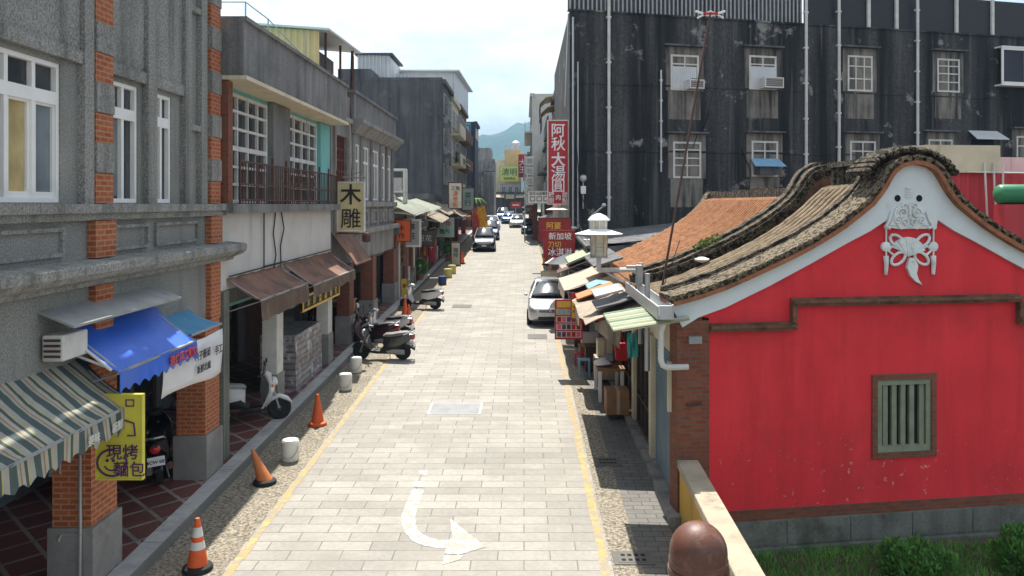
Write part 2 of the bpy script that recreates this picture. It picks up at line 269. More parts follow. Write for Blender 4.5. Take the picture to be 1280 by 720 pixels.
class MB:
    def __init__(s): s.v = []; s.f = []; s.m = []
    def pts(s, ps): i = len(s.v); s.v += [V(p) for p in ps]; return list(range(i, i + len(ps)))
    def face(s, ps, m=0): s.f.append(s.pts(ps)); s.m.append(m); return s
    def hexa(s, a, m=0):
        i = s.pts(a)
        for q in ((0, 3, 2, 1), (4, 5, 6, 7), (0, 1, 5, 4), (1, 2, 6, 5), (2, 3, 7, 6), (3, 0, 4, 7)): s.f.append([i[k] for k in q]); s.m.append(m)
        return s
    def box(s, fr, s0, s1, d0, d1, z0, z1, m=0):
        return s.hexa([fr.p(s0, d0, z0), fr.p(s1, d0, z0), fr.p(s1, d1, z0), fr.p(s0, d1, z0), fr.p(s0, d0, z1), fr.p(s1, d0, z1), fr.p(s1, d1, z1), fr.p(s0, d1, z1)], m)
    def cube(s, x0, x1, y0, y1, z0, z1, m=0): return s.box(W, x0, x1, -y0, -y1, z0, z1, m)
    def slab(s, x0, x1, y0, y1, h, thick=.5, m=0, n=1):
        """a piece of street surface: follows the climb of the street"""
        for k in range(n):
            a = y0 + (y1 - y0) * k / n; b = y0 + (y1 - y0) * (k + 1) / n
            za, zb = g(a) + h, g(b) + h
            s.hexa([(x0, a, za - thick), (x1, a, za - thick), (x1, b, zb - thick), (x0, b, zb - thick), (x0, a, za), (x1, a, za), (x1, b, zb), (x0, b, zb)], m)
        return s
    def prism(s, ps, off, m=0, cap=True):
        n = len(ps); i = s.pts(ps); j = s.pts([V(p) + V(off) for p in ps])
        if cap: s.f.append(i[::-1]); s.m.append(m); s.f.append(j); s.m.append(m)
        for k in range(n): s.f.append([i[k], i[(k + 1) % n], j[(k + 1) % n], j[k]]); s.m.append(m)
        return s
    def poly(s, fr, ps, d0, d1, m=0): return s.prism([fr.p(a, d0, z) for a, z in ps], fr.n * (d1 - d0), m)
    def tube(s, path, r, n=6, m=0, r1=None):
        path = [V(p) for p in path]; rings = []
        for k, p in enumerate(path):
            t = (path[min(k + 1, len(path) - 1)] - path[max(k - 1, 0)]).normalized()
            a = t.orthogonal().normalized() if k == 0 else (rings_a - t * rings_a.dot(t)).normalized()
            rings_a = a; b = t.cross(a); rr = r if r1 is None else r + (r1 - r) * k / (len(path) - 1)
            rings.append([p + (a * cos(2 * pi * q / n) + b * sin(2 * pi * q / n)) * rr for q in range(n)])
        return s.loft(rings, m)
    def loft(s, rings, m=0, caps=True):
        idx = [s.pts(r) for r in rings]; n = len(rings[0])
        for a, b in zip(idx, idx[1:]):
            for q in range(n): s.f.append([a[q], a[(q + 1) % n], b[(q + 1) % n], b[q]]); s.m.append(m)
        if caps: s.f.append(idx[0][::-1]); s.f.append(idx[-1]); s.m += [m, m]
        return s
    def lathe(s, c, prof, n=16, m=0, ax=(0, 0, 1)):
        c = V(c); ax = V(ax).normalized(); a = ax.orthogonal().normalized(); b = ax.cross(a)
        return s.loft([[c + ax * z + (a * cos(2 * pi * q / n) + b * sin(2 * pi * q / n)) * max(r, 1e-4) for q in range(n)] for r, z in prof], m)
    def grid(s, rows, m=0):
        idx = [s.pts(r) for r in rows]
        for a, b in zip(idx, idx[1:]):
            for q in range(len(a) - 1): s.f.append([a[q], a[q + 1], b[q + 1], b[q]]); s.m.append(m)
        return s
    def sheet(s, rows, thick, m=0):
        """a grid with thickness (downwards)"""
        low = [[V(p) - V((0, 0, thick)) for p in r] for r in rows]
        s.grid(rows, m); s.grid(low, m)
        a, b = rows[0], low[0]; s.grid([a, b], m); s.grid([rows[-1], low[-1]], m)
        s.grid([[r[0] for r in rows], [r[0] for r in low]], m); s.grid([[r[-1] for r in rows], [r[-1] for r in low]], m)
        return s
    def wall(s, fr, s0, s1, z0, z1, d0, d1, holes=(), m=0):
        """a wall d0..d1 with rectangular openings (a, b, low, high)"""
        S = sorted({s0, s1, *[min(max(x, s0), s1) for h in holes for x in h[:2]]}); Z = sorted({z0, z1, *[min(max(x, z0), z1) for h in holes for x in h[2:]]})
        def solid(i, j):
            if not (0 <= i < len(S) - 1 and 0 <= j < len(Z) - 1): return False
            a, z = (S[i] + S[i + 1]) / 2, (Z[j] + Z[j + 1]) / 2
            return not any(h[0] < a < h[1] and h[2] < z < h[3] for h in holes)
        for i in range(len(S) - 1):
            for j in range(len(Z) - 1):
                if not solid(i, j): continue
                a, b, c, d = S[i], S[i + 1], Z[j], Z[j + 1]
                s.face([fr.p(a, d1, c), fr.p(b, d1, c), fr.p(b, d1, d), fr.p(a, d1, d)], m)
                s.face([fr.p(a, d0, c), fr.p(a, d0, d), fr.p(b, d0, d), fr.p(b, d0, c)], m)
                if not solid(i - 1, j): s.face([fr.p(a, d0, c), fr.p(a, d1, c), fr.p(a, d1, d), fr.p(a, d0, d)], m)
                if not solid(i + 1, j): s.face([fr.p(b, d1, c), fr.p(b, d0, c), fr.p(b, d0, d), fr.p(b, d1, d)], m)
                if not solid(i, j - 1): s.face([fr.p(a, d0, c), fr.p(b, d0, c), fr.p(b, d1, c), fr.p(a, d1, c)], m)
                if not solid(i, j + 1): s.face([fr.p(a, d1, d), fr.p(b, d1, d), fr.p(b, d0, d), fr.p(a, d0, d)], m)
        return s
    def build(s, name, mats, parent=None, smooth=False, weld=False, bevel=0):
        mats = mats if isinstance(mats, (list, tuple)) else [mats]
        if parent is not None:
            base = V((0, 0, 0)); q = parent
            while q is not None: base += q.location; q = q.parent
        else:
            xs = [p.x for p in s.v]; ys = [p.y for p in s.v]; base = V(((min(xs) + max(xs)) / 2, (min(ys) + max(ys)) / 2, min(p.z for p in s.v)))
        me = bpy.data.meshes.new(name); me.from_pydata([p - base for p in s.v], [], s.f)
        for x in mats: me.materials.append(M[x] if isinstance(x, str) else x)
        me.polygons.foreach_set('material_index', s.m)
        bm = bmesh.new(); bm.from_mesh(me)
        if weld: bmesh.ops.remove_doubles(bm, verts=bm.verts, dist=1e-4)
        bmesh.ops.recalc_face_normals(bm, faces=bm.faces); bm.to_mesh(me); bm.free()
        if smooth: me.polygons.foreach_set('use_smooth', [True] * len(me.polygons)); me.set_sharp_from_angle(angle=R(38))
        o = bpy.data.objects.new(name, me); COL.objects.link(o)
        if parent is not None: o.parent = parent
        else: o.location = base
        if bevel:
            md = o.modifiers.new('edge', 'BEVEL'); md.width = bevel; md.segments = 2; md.limit_method = 'ANGLE'; md.angle_limit = R(50)
        return o
def tag(o, label, cat, group=None):
    o['label'] = label; o['category'] = cat
    if group: o['group'] = group
    return o
def thing(name, label, cat, loc=(0, 0, 0), group=None):
    o = bpy.data.objects.new(name, None); COL.objects.link(o); o.location = loc; o.empty_display_size = .3
    return tag(o, label, cat, group)
def struct(o, kind='structure'): o['kind'] = kind; return o
def dup(root, loc, rz=0, label=None, group=None):
    r = root.copy(); COL.objects.link(r); r.location = loc; r.rotation_euler = (0, 0, rz)
    if label: r['label'] = label
    if group: r['group'] = group
    for ch in list(root.children):
        c = ch.copy(); COL.objects.link(c); c.parent = r
        for q in list(ch.children):
            d = q.copy(); COL.objects.link(d); d.parent = c
    return r
_txt = {}
def text(body, size, fr, s_, z_, d_, m, parent, name='lettering', thick=.012, fat=.012, spacing=.95, wx=1):
    """lettering centred at (s_, z_) on the wall frame, standing d_ proud of it"""
    key = (body, spacing, fat)
    if key not in _txt:
        c = bpy.data.curves.new('lettering', 'FONT'); c.body = body; c.extrude = .5; c.offset = fat; c.align_x = 'CENTER'; c.space_line = spacing; c.resolution_u = 3
        o = bpy.data.objects.new('lettering', c); COL.objects.link(o); me = bpy.data.meshes.new_from_object(o)
        bpy.data.objects.remove(o); bpy.data.curves.remove(c)
        co = [v.co.copy() for v in me.vertices]; fs = [list(p.vertices) for p in me.polygons]; bpy.data.meshes.remove(me)
        cx = (min(p.x for p in co) + max(p.x for p in co)) / 2; cy = (min(p.y for p in co) + max(p.y for p in co)) / 2
        _txt[key] = ([(p.x - cx, p.y - cy, p.z) for p in co], fs)
    co, fs = _txt[key]; b = MB()
    b.v = [fr.p(s_ + x * size * wx, d_ + (z + .5) * thick, z_ + y * size) for x, y, z in co]; b.f = [list(f) for f in fs]; b.m = [0] * len(fs)
    return b.build(name, m, parent)
def window(parent, fr, s0, s1, z0, z1, cols, d=0, fm='white_paint', gm='glass', fw=.06, rows=None, name='window', bar=.035, depth=.06):
    """frame with mullions (one part) > pane (sub-part); rows = heights of the horizontal bars as fractions"""
    b = MB(); b.wall(fr, s0, s1, z0, z1, d - depth, d, [(s0 + fw, s1 - fw, z0 + fw, z1 - fw)])
    for k in range(1, cols):
        x = s0 + (s1 - s0) * k / cols; b.box(fr, x - bar / 2, x + bar / 2, d - depth + .004, d - .006, z0 + fw, z1 - fw)
    for r in rows or ():
        wdt = bar if not isinstance(r, tuple) else r[1]; r = r if not isinstance(r, tuple) else r[0]
        z = z0 + (z1 - z0) * r; b.box(fr, s0 + fw, s1 - fw, d - depth + .002, d - .003, z - wdt / 2, z + wdt / 2)
    f = b.build(name, fm, parent)
    MB().box(fr, s0 + fw, s1 - fw, d - depth - .02, d - depth + .012, z0 + fw, z1 - fw).build('pane', gm, f)
    return f
# ------------------------------------------------------------------ ground, road, kerbs, hills
b = MB(); b.grid([[(x, y, g(y) - .6) for x in (-300, -60, -9, 3, 60, 300)] for y in (-60, 0, 20, 60, 100, 140, 300, 900, 1700)])
struct(b.build('ground', 'soil'))
YE = 150
def strip(name, x0, x1, h, m, y0=-14, y1=YE, thick=.5, n=1):
    b = MB(); b.slab(x0, x1, y0, 140, h, thick)
    return struct(b.build(name, m))
strip('road', -4.30, 1.28, 0, 'paver')
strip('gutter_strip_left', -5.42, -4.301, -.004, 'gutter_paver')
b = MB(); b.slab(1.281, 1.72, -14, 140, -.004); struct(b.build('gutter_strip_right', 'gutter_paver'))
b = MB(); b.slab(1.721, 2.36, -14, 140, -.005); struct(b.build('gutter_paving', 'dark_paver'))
b = MB(); b.hexa([(-70, 140, 3.7), (70, 140, 3.7), (70, 200, 3.7), (-70, 200, 3.7), (-70, 140, 4.2), (70, 140, 4.2), (70, 200, 4.2), (-70, 200, 4.2)]); struct(b.build('crossing_road', 'paver'))
def worn_line(xc, wd, seed):
    rnd = random.Random(seed); b = MB(); y = -10
    while y < 120:
        L = rnd.uniform(.5, 1.4); a = wd / 2 + rnd.uniform(-.012, .012); c = wd / 2 + rnd.uniform(-.012, .012)
        b.face([(xc - a, y, g(y) + .005), (xc + c, y, g(y) + .005), (xc + c, y + L, g(y + L) + .005), (xc - a, y + L, g(y + L) + .005)]); y += L
    return b
struct(worn_line(-4.2, .13, 1).build('road_marking_left', 'yellow_line')); struct(worn_line(1.17, .13, 2).build('road_marking_right', 'yellow_line'))
# turn arrow, worn away between the stones
def gpt(px, py): y = 5600 / (py - 225); return ((px - 655) / 1000 * y, y, g(y) + .006)
b = MB()
L_ = [(516, 612), (511, 622), (506, 634), (502, 645), (502, 656), (506, 666), (515, 676), (528, 682), (545, 685), (558, 685)]
R_ = [(530, 612), (527, 622), (522, 634), (519, 645), (519, 655), (522, 663), (529, 669), (538, 673), (549, 675), (558, 676)]
b.grid([[gpt(*p) for p in L_], [gpt(*p) for p in R_]])
b.face([gpt(*p) for p in [(558, 676), (566, 674), (563, 649), (607, 684), (574, 694), (556, 692), (558, 685)]])
b.face([gpt(*p) for p in [(556, 695), (580, 694), (575, 700), (553, 706)]])
b.face([gpt(*p) for p in [(518, 602), (531, 602), (530, 609), (517, 609)]]); b.face([gpt(*p) for p in [(524, 588), (535, 588), (534, 594), (523, 594)]])
struct(b.build('arrow_marking', 'arrow_white'))
def cover(x, y, wx, wy, m, label, rim='metal_dull', slots=0):
    t = thing('manhole_cover', label, 'manhole cover', (x, y, g(y)))
    b = MB(); q = lambda a, c, h: (x + a, y + c, g(y + c) + h)
    def plate(a, c, h, b=b, mi=0): b.hexa([q(-a, -c, h - .02), q(a, -c, h - .02), q(a, c, h - .02), q(-a, c, h - .02), q(-a, -c, h), q(a, -c, h), q(a, c, h), q(-a, c, h)], mi)
    plate(wx / 2, wy / 2, .007); b.build('frame', rim, t)
    b2 = MB(); plate(wx / 2 - .06, wy / 2 - .06, .011, b2)
    for i in range(slots):
        for j in range(2):
            a = (i + .5) / slots * (wx - .2) - (wx - .2) / 2; c = (j - .5) * wy * .35
            b2.hexa([q(a + dx, c + dy, h) for h in (.0115, .0125) for dx, dy in ((-.03, -.035), (.03, -.035), (.03, .035), (-.03, .035))], 1)
    b2.build('plate', [m, 'void'], t)
cover(-1.68, 19.6, 1.3, 1.0, 'iron_cover', 'large pale square manhole cover in the middle of the road', 'metal_dull')
cover(-2.75, 35.5, .85, .9, 'dark_cover', 'dark rectangular cover in the road beside the parked scooters', 'dark_cover')
cover(.48, 28.6, .7, .9, 'dark_cover', 'dark drain cover in the road just in front of the silver car', 'dark_cover')
cover(1.66, 15.9, .55, .5, 'dark_cover', 'perforated drain grate in the shaded gutter under the shop eaves', 'dark_cover', 5)
cover(1.62, 11.85, .6, .42, 'dark_cover', 'perforated drain grate in the gutter beside the yellow wall', 'dark_cover', 4)
cover(-4.85, 10.9, .55, .42, 'dark_cover', 'small drain grate in the gutter by the striped road cone', 'dark_cover', 4)
strip('pavement', -8.9, -5.72, .16, 'wet_tile')
b = MB(); b.slab(-5.72, -5.40, -14, 140, .17); struct(b.build('kerb', 'kerb_stone'))
b = MB(); b.slab(2.36, 2.9, 13.0, 60, .12, .6); struct(b.build('shop_step', 'concrete'))
# wooded hills far behind the town
rows = []
prof = [(-900, 30), (-500, 70), (-260, 90), (-110, 128), (-62, 138), (-40, 143), (-10, 155), (20, 158), (60, 150), (160, 120), (400, 80), (900, 40)]
def hz(x):
    for (a, p), (c, q) in zip(prof, prof[1:]):
        if a <= x <= c: return p + (q - p) * (x - a) / (c - a)
    return 20
rnd = random.Random(3); jit = {x: rnd.uniform(-3, 3) for x in range(-900, 901, 12)}
for t_ in range(9):
    y = 1000 + t_ * 65; k = t_ / 8
    rows.append([(x, y, -2 + (hz(x) + jit[x]) * (math.sin(k * pi / 2) ** 1.2) + 4 * sin(x * .05 + t_ * 2)) for x in range(-900, 901, 12)])
rows.append([(x, 1680, -2) for x in range(-900, 901, 12)])
struct(MB().grid(rows).build('hills', 'hill_wood', smooth=True))
rows = []
for t_ in range(6):
    y = 480 + t_ * 40; k = t_ / 5
    rows.append([(x, y, 2 + (44 + 8 * sin(x * .021 + .6) + 5 * sin(x * .07) + .4 * jit[x]) * sin(k * pi / 2)) for x in range(-600, 601, 12)])
rows.append([(x, 720, 2) for x in range(-600, 601, 12)])
struct(MB().grid(rows).build('foothill', 'hill_wood', smooth=True))
# ------------------------------------------------------------------ left row: granolithic shophouse (A)
XL = -5.9; fl = LF(XL)
A = thing('shophouse', 'grey granolithic shophouse with brick quoins and a blue awning', 'building', (XL, 10, g(10)))
wins = [(7.6, 10.18, 5.62, 7.38), (11.40, 12.22, 5.62, 7.38), (12.72, 13.38, 5.62, 7.38)]
b = MB(); b.wall(fl, 2, 15.4, 5.55, 10.5, -.3, 0, wins); b.wall(fl, 2, 15.4, 3.45, 5.55, -.3, 0)
b.cube(-16, XL - .3, 2, 15.4, 3.45, 10.4); b.build('wall', 'pebbledash', A)
b = MB()
for a, c in ((10.57, 10.80), (12.36, 12.66), (13.72, 13.98), (14.40, 14.66)): b.box(fl, a, c, 0, .10, 5.6, 10.5)
for a, c in ((2, 10.56), (11.30, 12.35), (12.67, 13.71)):
    b.box(fl, a, c, 0, .08, 7.45, 7.62); b.box(fl, a, c, 0, .04, 7.62, 10.5)
for a, c in ((13.99, 14.39),): b.box(fl, a, c, 0, .09, 6.9, 7.0); b.box(fl, a, c, 0, .09, 9.0, 9.1)
b.box(fl, 2, 10.56, .04, .12, 9.0, 9.14); b.box(fl, 2, 15.38, .11, .42, 10.3, 10.5); b.build('pilaster_strip', 'granolith', A)  # topmost box: unseen cornice above the view, added to widen the gutter shadow
b = MB(); b.poly(F((XL, 2, 0), (1, 0, 0), (0, 1, 0)), [(0, 5.38), (.10, 5.38), (.10, 5.46), (.17, 5.48), (.17, 5.60), (0, 5.60)], 0, 13.6); b.build('sill_band', 'granolith', A)
b = MB()
for a, c in ((2, 10.2), (11.35, 12.5), (12.75, 14.4)):
    z0, z1 = 4.93, 5.3
    b.box(fl, a, c, 0, .05, z0, z0 + .05); b.box(fl, a, c, 0, .05, z1 - .05, z1); b.box(fl, a, a + .05, 0, .05, z0 + .051, z1 - .051); b.box(fl, c - .05, c, 0, .05, z0 + .051, z1 - .051)
b.build('apron_panel', 'granolith', A)
b = MB(); b.poly(F((XL, 2, 0), (1, 0, 0), (0, 1, 0)), [(0, 4.50), (.10, 4.50), (.13, 4.56), (.30, 4.62), (.38, 4.70), (.38, 4.80), (.34, 4.83), (0, 4.86)], 0, 13.95); b.build('cornice', 'granolith', A)
for y0 in (10.84, 14.84):
    b = MB(); wdt = .46; rnd = random.Random(int(y0)); z = 3.5
    b.box(fl, y0, y0 + wdt, 0, .10, 3.45, 4.49, 0); b.box(fl, y0 - .04, y0 + wdt + .04, 0, .12, 4.87, 5.37, 0)
    z = 5.61; k = 0
    while z < 10.4:
        h = .42 if k % 2 == 0 else .40
        b.box(fl, y0, y0 + wdt, 0, .10 if k % 2 == 0 else .12, z, z + h, 0 if k % 2 == 0 else 1); z += h + .002; k += 1
    b.build('brick_pilaster', ['brick', 'granolith'], A)
for y0, m in ((10.72, 1), (14.55, 1)):
    b = MB(); b.cube(-6.32, -5.80, y0, y0 + .68, g(y0) + .95, 3.45); c = b.build('brick_column', 'brick', A)
    MB().cube(-6.37, -5.745, y0 - .05, y0 + .73, g(y0) + .1, g(y0) + .95).build('plinth', 'plinth', c, bevel=.015)
b = MB(); b.cube(-8.8, -6.2, 2, 15.4, 3.3, 3.449); b.build('arcade_ceiling', 'concrete', A)
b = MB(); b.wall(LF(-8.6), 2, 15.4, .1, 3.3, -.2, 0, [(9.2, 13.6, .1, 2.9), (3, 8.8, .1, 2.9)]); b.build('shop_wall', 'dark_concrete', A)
def shutter(parent, fr, s0, s1, z0, z1, d, m='shutter', pitch=.09):
    b = MB(); z = z0
    while z < z1:
        t = min(z + pitch, z1); b.face([fr.p(s0, d, z), fr.p(s1, d, z), fr.p(s1, d + .022, (z + t) / 2), fr.p(s0, d + .022, (z + t) / 2)]); b.face([fr.p(s0, d + .022, (z + t) / 2), fr.p(s1, d + .022, (z + t) / 2), fr.p(s1, d, t), fr.p(s0, d, t)]); z = t
    b.box(fr, s0, s1, d - .03, d - .01, z0, z1)
    return b.build('roller_shutter', m, parent)
shutter(A, LF(-8.6), 9.2, 11.6, .1, 2.9, -.08); shutter(A, LF(-8.6), 11.7, 13.6, .1, 2.9, -.08); shutter(A, LF(-8.6), 3, 8.8, .1, 2.9, -.08)
MB().cube(-8.7, -8.55, 11.58, 11.72, .3, 2.9).build('shutter_post', 'metal_dull', A)
# windows: thick white transom, casements below
def big_window(s0, s1, cols, gl, row=.745):
    f = window(A, fl, s0, s1, 5.62, 7.38, cols, -.02, 'white_paint', gl[0], .06, [(row, .16)], bar=.07, depth=.08)
    return f
f = big_window(7.6, 10.18, 5, ['glass'])
st = (10.18 - 7.6) / 5
for k, gm in ((3, 'glass_warm'), (4, 'glass_grey')):
    MB().box(fl, 7.6 + st * k + .09, 7.6 + st * (k + 1) - .09, -.095, -.083, 5.74, 6.84).build('curtain' if gm == 'glass_warm' else 'frosted_pane', gm, f)
    b = MB(); b.wall(fl, 7.6 + st * k + .035, 7.6 + st * (k + 1) - .035, 5.68, 6.86, -.085, -.05, [(7.6 + st * k + .085, 7.6 + st * (k + 1) - .085, 5.75, 6.82)]); b.build('sash', 'white_paint', f)
for s0, s1 in ((11.40, 12.22), (12.72, 13.38)):
    f = big_window(s0, s1, 2, ['glass']); mid = (s0 + s1) / 2
    MB().box(fl, s0 + .09, mid - .04, -.095, -.083, 5.72, 6.84).build('frosted_pane', 'glass_grey', f)
# pipes on the near column
b = MB(); b.tube([(-5.93, 10.69, 3.4), (-5.93, 10.69, 1.7), (-5.90, 10.64, 1.35), (-5.90, 10.62, .4)], .022); b.tube([(-6.20, 10.69, 3.2), (-6.20, 10.69, 2.0)], .016); b.tube([(-5.92, 10.66, 1.2), (-6.16, 10.66, 1.2), (-6.18, 10.62, 1.12)], .02)
b.build('water_pipe', 'metal_dull', A)

# ---- awnings: a sloping cloth with a hanging scalloped or straight valance
def awning(name, label, y0, y1, xb, xf, zb, zf, m, val=.3, vm=None, scallop=0, sag=.03, frame=True, group=None, fr_m='metal_dull', letters=None, nseg=14):
    t = thing(name, label, 'awning', ((xb + xf) / 2, (y0 + y1) / 2, zf), group)
    rows = []
    for i in range(7):
        k = i / 6; rows.append([(xb + (xf - xb) * k, y0 + (y1 - y0) * j / nseg, zb + (zf - zb) * k - sag * sin(pi * k) + .014 * sin(j * 2.3 + i) + .008 * sin(j * 5.1 - i * 1.7)) for j in range(nseg + 1)])
    MB().sheet(rows, .012).build('canopy', m, t, smooth=True)
    if val:
        b = MB(); n = 60 if scallop else 12; pts = []
        for j in range(n + 1):
            y = y0 + (y1 - y0) * j / n; dz = val - (scallop * abs(sin(pi * (y - y0) / .26)) if scallop else -.02 * sin(j * 1.9))
            pts.append((y, dz))
        sg = 1 if xf > xb else -1
        b.grid([[(xf + sg * .012 + sg * .01 * sin(y * 5), y, zf) for y, dz in pts], [(xf + sg * (.03 + .015 * sin(y * 4)), y, zf - dz) for y, dz in pts]])
        v = b.build('valance', vm or m, t)
        md = v.modifiers.new('cloth', 'SOLIDIFY'); md.thickness = .008
        if letters:
            ff = F((xf, y0, 0), (0, sg, 0), (sg, 0, 0)) if sg > 0 else F((xf, y1, 0), (0, -1, 0), (-1, 0, 0))
            for tx, sz, s_, z_, mm in letters: text(tx, sz, ff, s_, zf - z_, .05, mm, t)
    if frame:
        b = MB(); sg = 1 if xf > xb else -1
        b.tube([(xf, y0, zf - .015), (xf, y1, zf - .015)], .022)
        for y in (y0 + .08, y1 - .08): b.tube([(xb, y, zb - .03), (xf, y, zf - .03)], .018); b.tube([(xb, y, zf - .25), (xf, y, zf - .03)], .014)
        b.build('frame', fr_m, t)
    return t
awning('striped_awning', 'awning striped green, cream and brown with a scalloped white-edged valance', 6.2, 10.62, XL, -5.16, 3.55, 2.98, 'awning_strip', .33, 'awning_strip', .09,
       letters=[('美味', .13, 3.3, .17, 'aged_white'), ('新鮮', .13, 3.85, .17, 'aged_white')])
blue = awning('blue_awning', 'bright blue cloth awning with scalloped edge and red lettering', 10.3, 12.72, XL, -5.22, 3.98, 3.44, 'blue_tarp', .30, 'blue_tarp', .07,
       letters=[('現烤手工麵包', .16, 1.85, .14, 'taillight')])
awning('blue_awning', 'smaller faded blue canopy hung behind the bright blue awning', 12.74, 14.0, XL, -5.3, 3.75, 3.52, 'cyan_tarp', 0, frame=True)
t = thing('awning_housing', 'grey sheet metal ledge and roller box above the blue awning', 'awning housing', (-5.7, 11.2, 3.9))
MB().sheet([[(XL, 9.7, 4.30), (XL, 12.75, 4.30)], [(-5.46, 9.7, 4.12), (-5.46, 12.75, 4.12)]], .03).build('ledge', 'metal_dull', t)
MB().cube(-5.86, -5.6, 9.72, 10.28, 3.68, 4.0).build('roller_box', 'aged_white', t, bevel=.02)
for k in range(4): MB().cube(-5.83, -5.63, 9.705, 9.722, 3.73 + k * .065, 3.76 + k * .065).build('slot', 'iron', t)
b = MB(); b.tube([(-5.72, 10.2, 3.85), (-5.3, 10.28, 3.46)], .02); b.tube([(-5.85, 10.25, 3.7), (-5.35, 10.28, 3.5)], .018); b.build('arm', 'aged_white', t)
# white banner
t = thing('banner', 'white cloth banner with grey lettering sagging beside the brick column', 'banner', (-5.25, 13.4, 2.6))
rows = []
for i in range(7):
    k = i / 6; rows.append([(-5.27 + .02 * sin(j * 1.1 + i * .6), 11.65 + (13.95 - 11.65) * j / 12, 3.38 + .06 * j / 12 - k * (.62 + .14 * (j / 12)) + .03 * sin(j * .5)) for j in range(13)])
o = MB().grid(rows).build('cloth', 'banner_white', t, smooth=True); o.modifiers.new('cloth', 'SOLIDIFY').thickness = .006
fb = LF(-5.24)
text('包子饅頭', .16, fb, 13.0, 3.16, .02, 'ink', t, thick=.006, fat=.004); text('新鮮出爐', .14, fb, 13.05, 2.94, .02, 'ink', t, thick=.006, fat=.004)
text('手工', .17, fb, 13.68, 3.12, .02, 'ink', t, thick=.006)
# yellow bread sign
def board(name, label, cat, yc, x0, x1, z0, z1, face, frame_m, texts, thick=.08, fw=.03, group=None, post=None, fr=None):
    """a board standing square to the street, lettered on the side towards the near end"""
    fr = fr or CF(yc); t = thing(name, label, cat, fr.p((x0 + x1) / 2, 0, z0), group)
    MB().box(fr, x0, x1, -thick, 0, z0, z1).build('panel', face, t)
    if fw:
        b = MB(); b.wall(fr, x0 - fw, x1 + fw, z0 - fw, z1 + fw, -thick - .01, .015, [(x0 + .004, x1 - .004, z0 + .004, z1 - .004)]); b.build('frame', frame_m, t)
    for tx in texts: text(tx[0], tx[1], fr, tx[2], tx[3], .004, tx[4], t, spacing=tx[5] if len(tx) > 5 else 1.0, fat=tx[6] if len(tx) > 6 else .006, wx=tx[7] if len(tx) > 7 else 1)
    if post: post(t)
    return t
def smile(t):
    fr = CF(10.3); c = (-5.30, 2.27); b = MB()
    ring = [(c[0] + .19 * cos(a), c[1] + .17 * sin(a)) for a in [R(x) for x in range(80, 400, 12)]]
    b.tube([fr.p(a, .01, z) for a, z in ring], .014); b.tube([fr.p(c[0] + .10 * cos(R(x)), .01, c[1] - .01 + .09 * sin(R(x))) for x in range(200, 345, 12)], .009)
    for dx in (-.06, .02): b.lathe(fr.p(c[0] + dx, .008, c[1] + .03), [(.02, 0), (.02, .01)], 10, ax=(0, -1, 0))
    b.build('emblem', 'purple_ink', t)
    b = MB(); b.tube([fr.p(x, .01, z) for x, z in ((-5.1, 2.62), (-5.0, 2.62), (-5.02, 2.78), (-5.14, 2.82))], .012); b.tube([fr.p(x, .01, z) for x, z in ((-5.12, 3.0), (-5.02, 3.0), (-5.02, 3.08), (-5.12, 3.08), (-5.12, 3.0))], .01); b.build('drawing', 'purple_ink', t)
board('shop_sign', 'yellow sign with smiling face and purple characters by the striped awning', 'sign', 10.3, -5.5, -4.92, 2.06, 3.14, 'yellow_sign', 'yellow_sign',
      [('現烤', .21, -5.17, 2.41, 'purple_ink', 1, .002), ('麵包', .21, -5.08, 2.19, 'purple_ink', 1, .0)], .05, .012, post=smile)

# ------------------------------------------------------------------ left row: whitewashed house with two lattice windows (B)
Bh = thing('shophouse', 'white shophouse with gridded windows, iron railing and grey overhanging parapet', 'building', (XL, 19.9, g(19)))
b = MB(); b.box(fl, 15.41, 24.4, -.5, .50, 8.08, 9.14); b.box(fl, 15.41, 24.4, -.52, .56, 9.14, 9.22); b.build('parapet', 'grey_concrete', Bh)
b = MB(); b.box(fl, 15.41, 24.4, -.5, .56, 8.0, 8.079); b.build('soffit', 'cream', Bh)
f5 = LF(-6.02)
b = MB(); b.wall(f5, 15.41, 24.39, 5.5, 8.0, -.3, 0, [(16.15, 18.7, 5.62, 7.9), (20.2, 23.15, 5.62, 7.9)]); b.cube(-15, -6.32, 15.42, 24.39, 3.4, 9.0); b.build('upper_wall', 'turquoise', Bh)
b = MB(); b.box(f5, 23.3, 24.385, .003, .10, 5.61, 7.98); b.build('turquoise_wall', 'turquoise', Bh)
b = MB(); b.box(f5, 18.78, 20.12, .003, .14, 5.61, 7.98); b.build('pier', 'grey_concrete', Bh)
b = MB(); b.box(fl, 15.42, 15.66, -.5, .20, 5.61, 7.98); b.build('jamb', 'brick_dark', Bh)
for s0, s1 in ((16.15, 18.7), (20.2, 23.15)):
    window(Bh, f5, s0, s1, 5.62, 7.9, 4, .02, 'aged_white', 'glass', .07, [.17, .33, (.5, .10), .68, .84], bar=.055, depth=.08)
b = MB(); b.box(fl, 15.42, 24.45, -.5, .30, 5.42, 5.6); b.build('ledge', 'grey_concrete', Bh)
b = MB(); b.wall(fl, 15.41, 24.4, 3.9, 5.42, -.3, 0); b.build('lower_wall', 'plaster_white', Bh)
b = MB(); y0, y1, x = 15.95, 24.2, -5.66
for z in (5.68, 6.0, 6.46): b.tube([(x, y0, z), (x, y1, z)], .022)
b.tube([(x, y1, 6.46), (-6.0, y1, 6.46)], .022); b.tube([(x, y1, 5.68), (-6.0, y1, 5.68)], .022)
y = y0
while y <= y1: b.tube([(x, y, 5.6), (x, y, 6.46)], .013, 5); y += .165
for k in range(9): y = y0 + (y1 - y0) * k / 8; b.tube([(x, y, 5.58), (x, y, 6.62)], .028, 6)
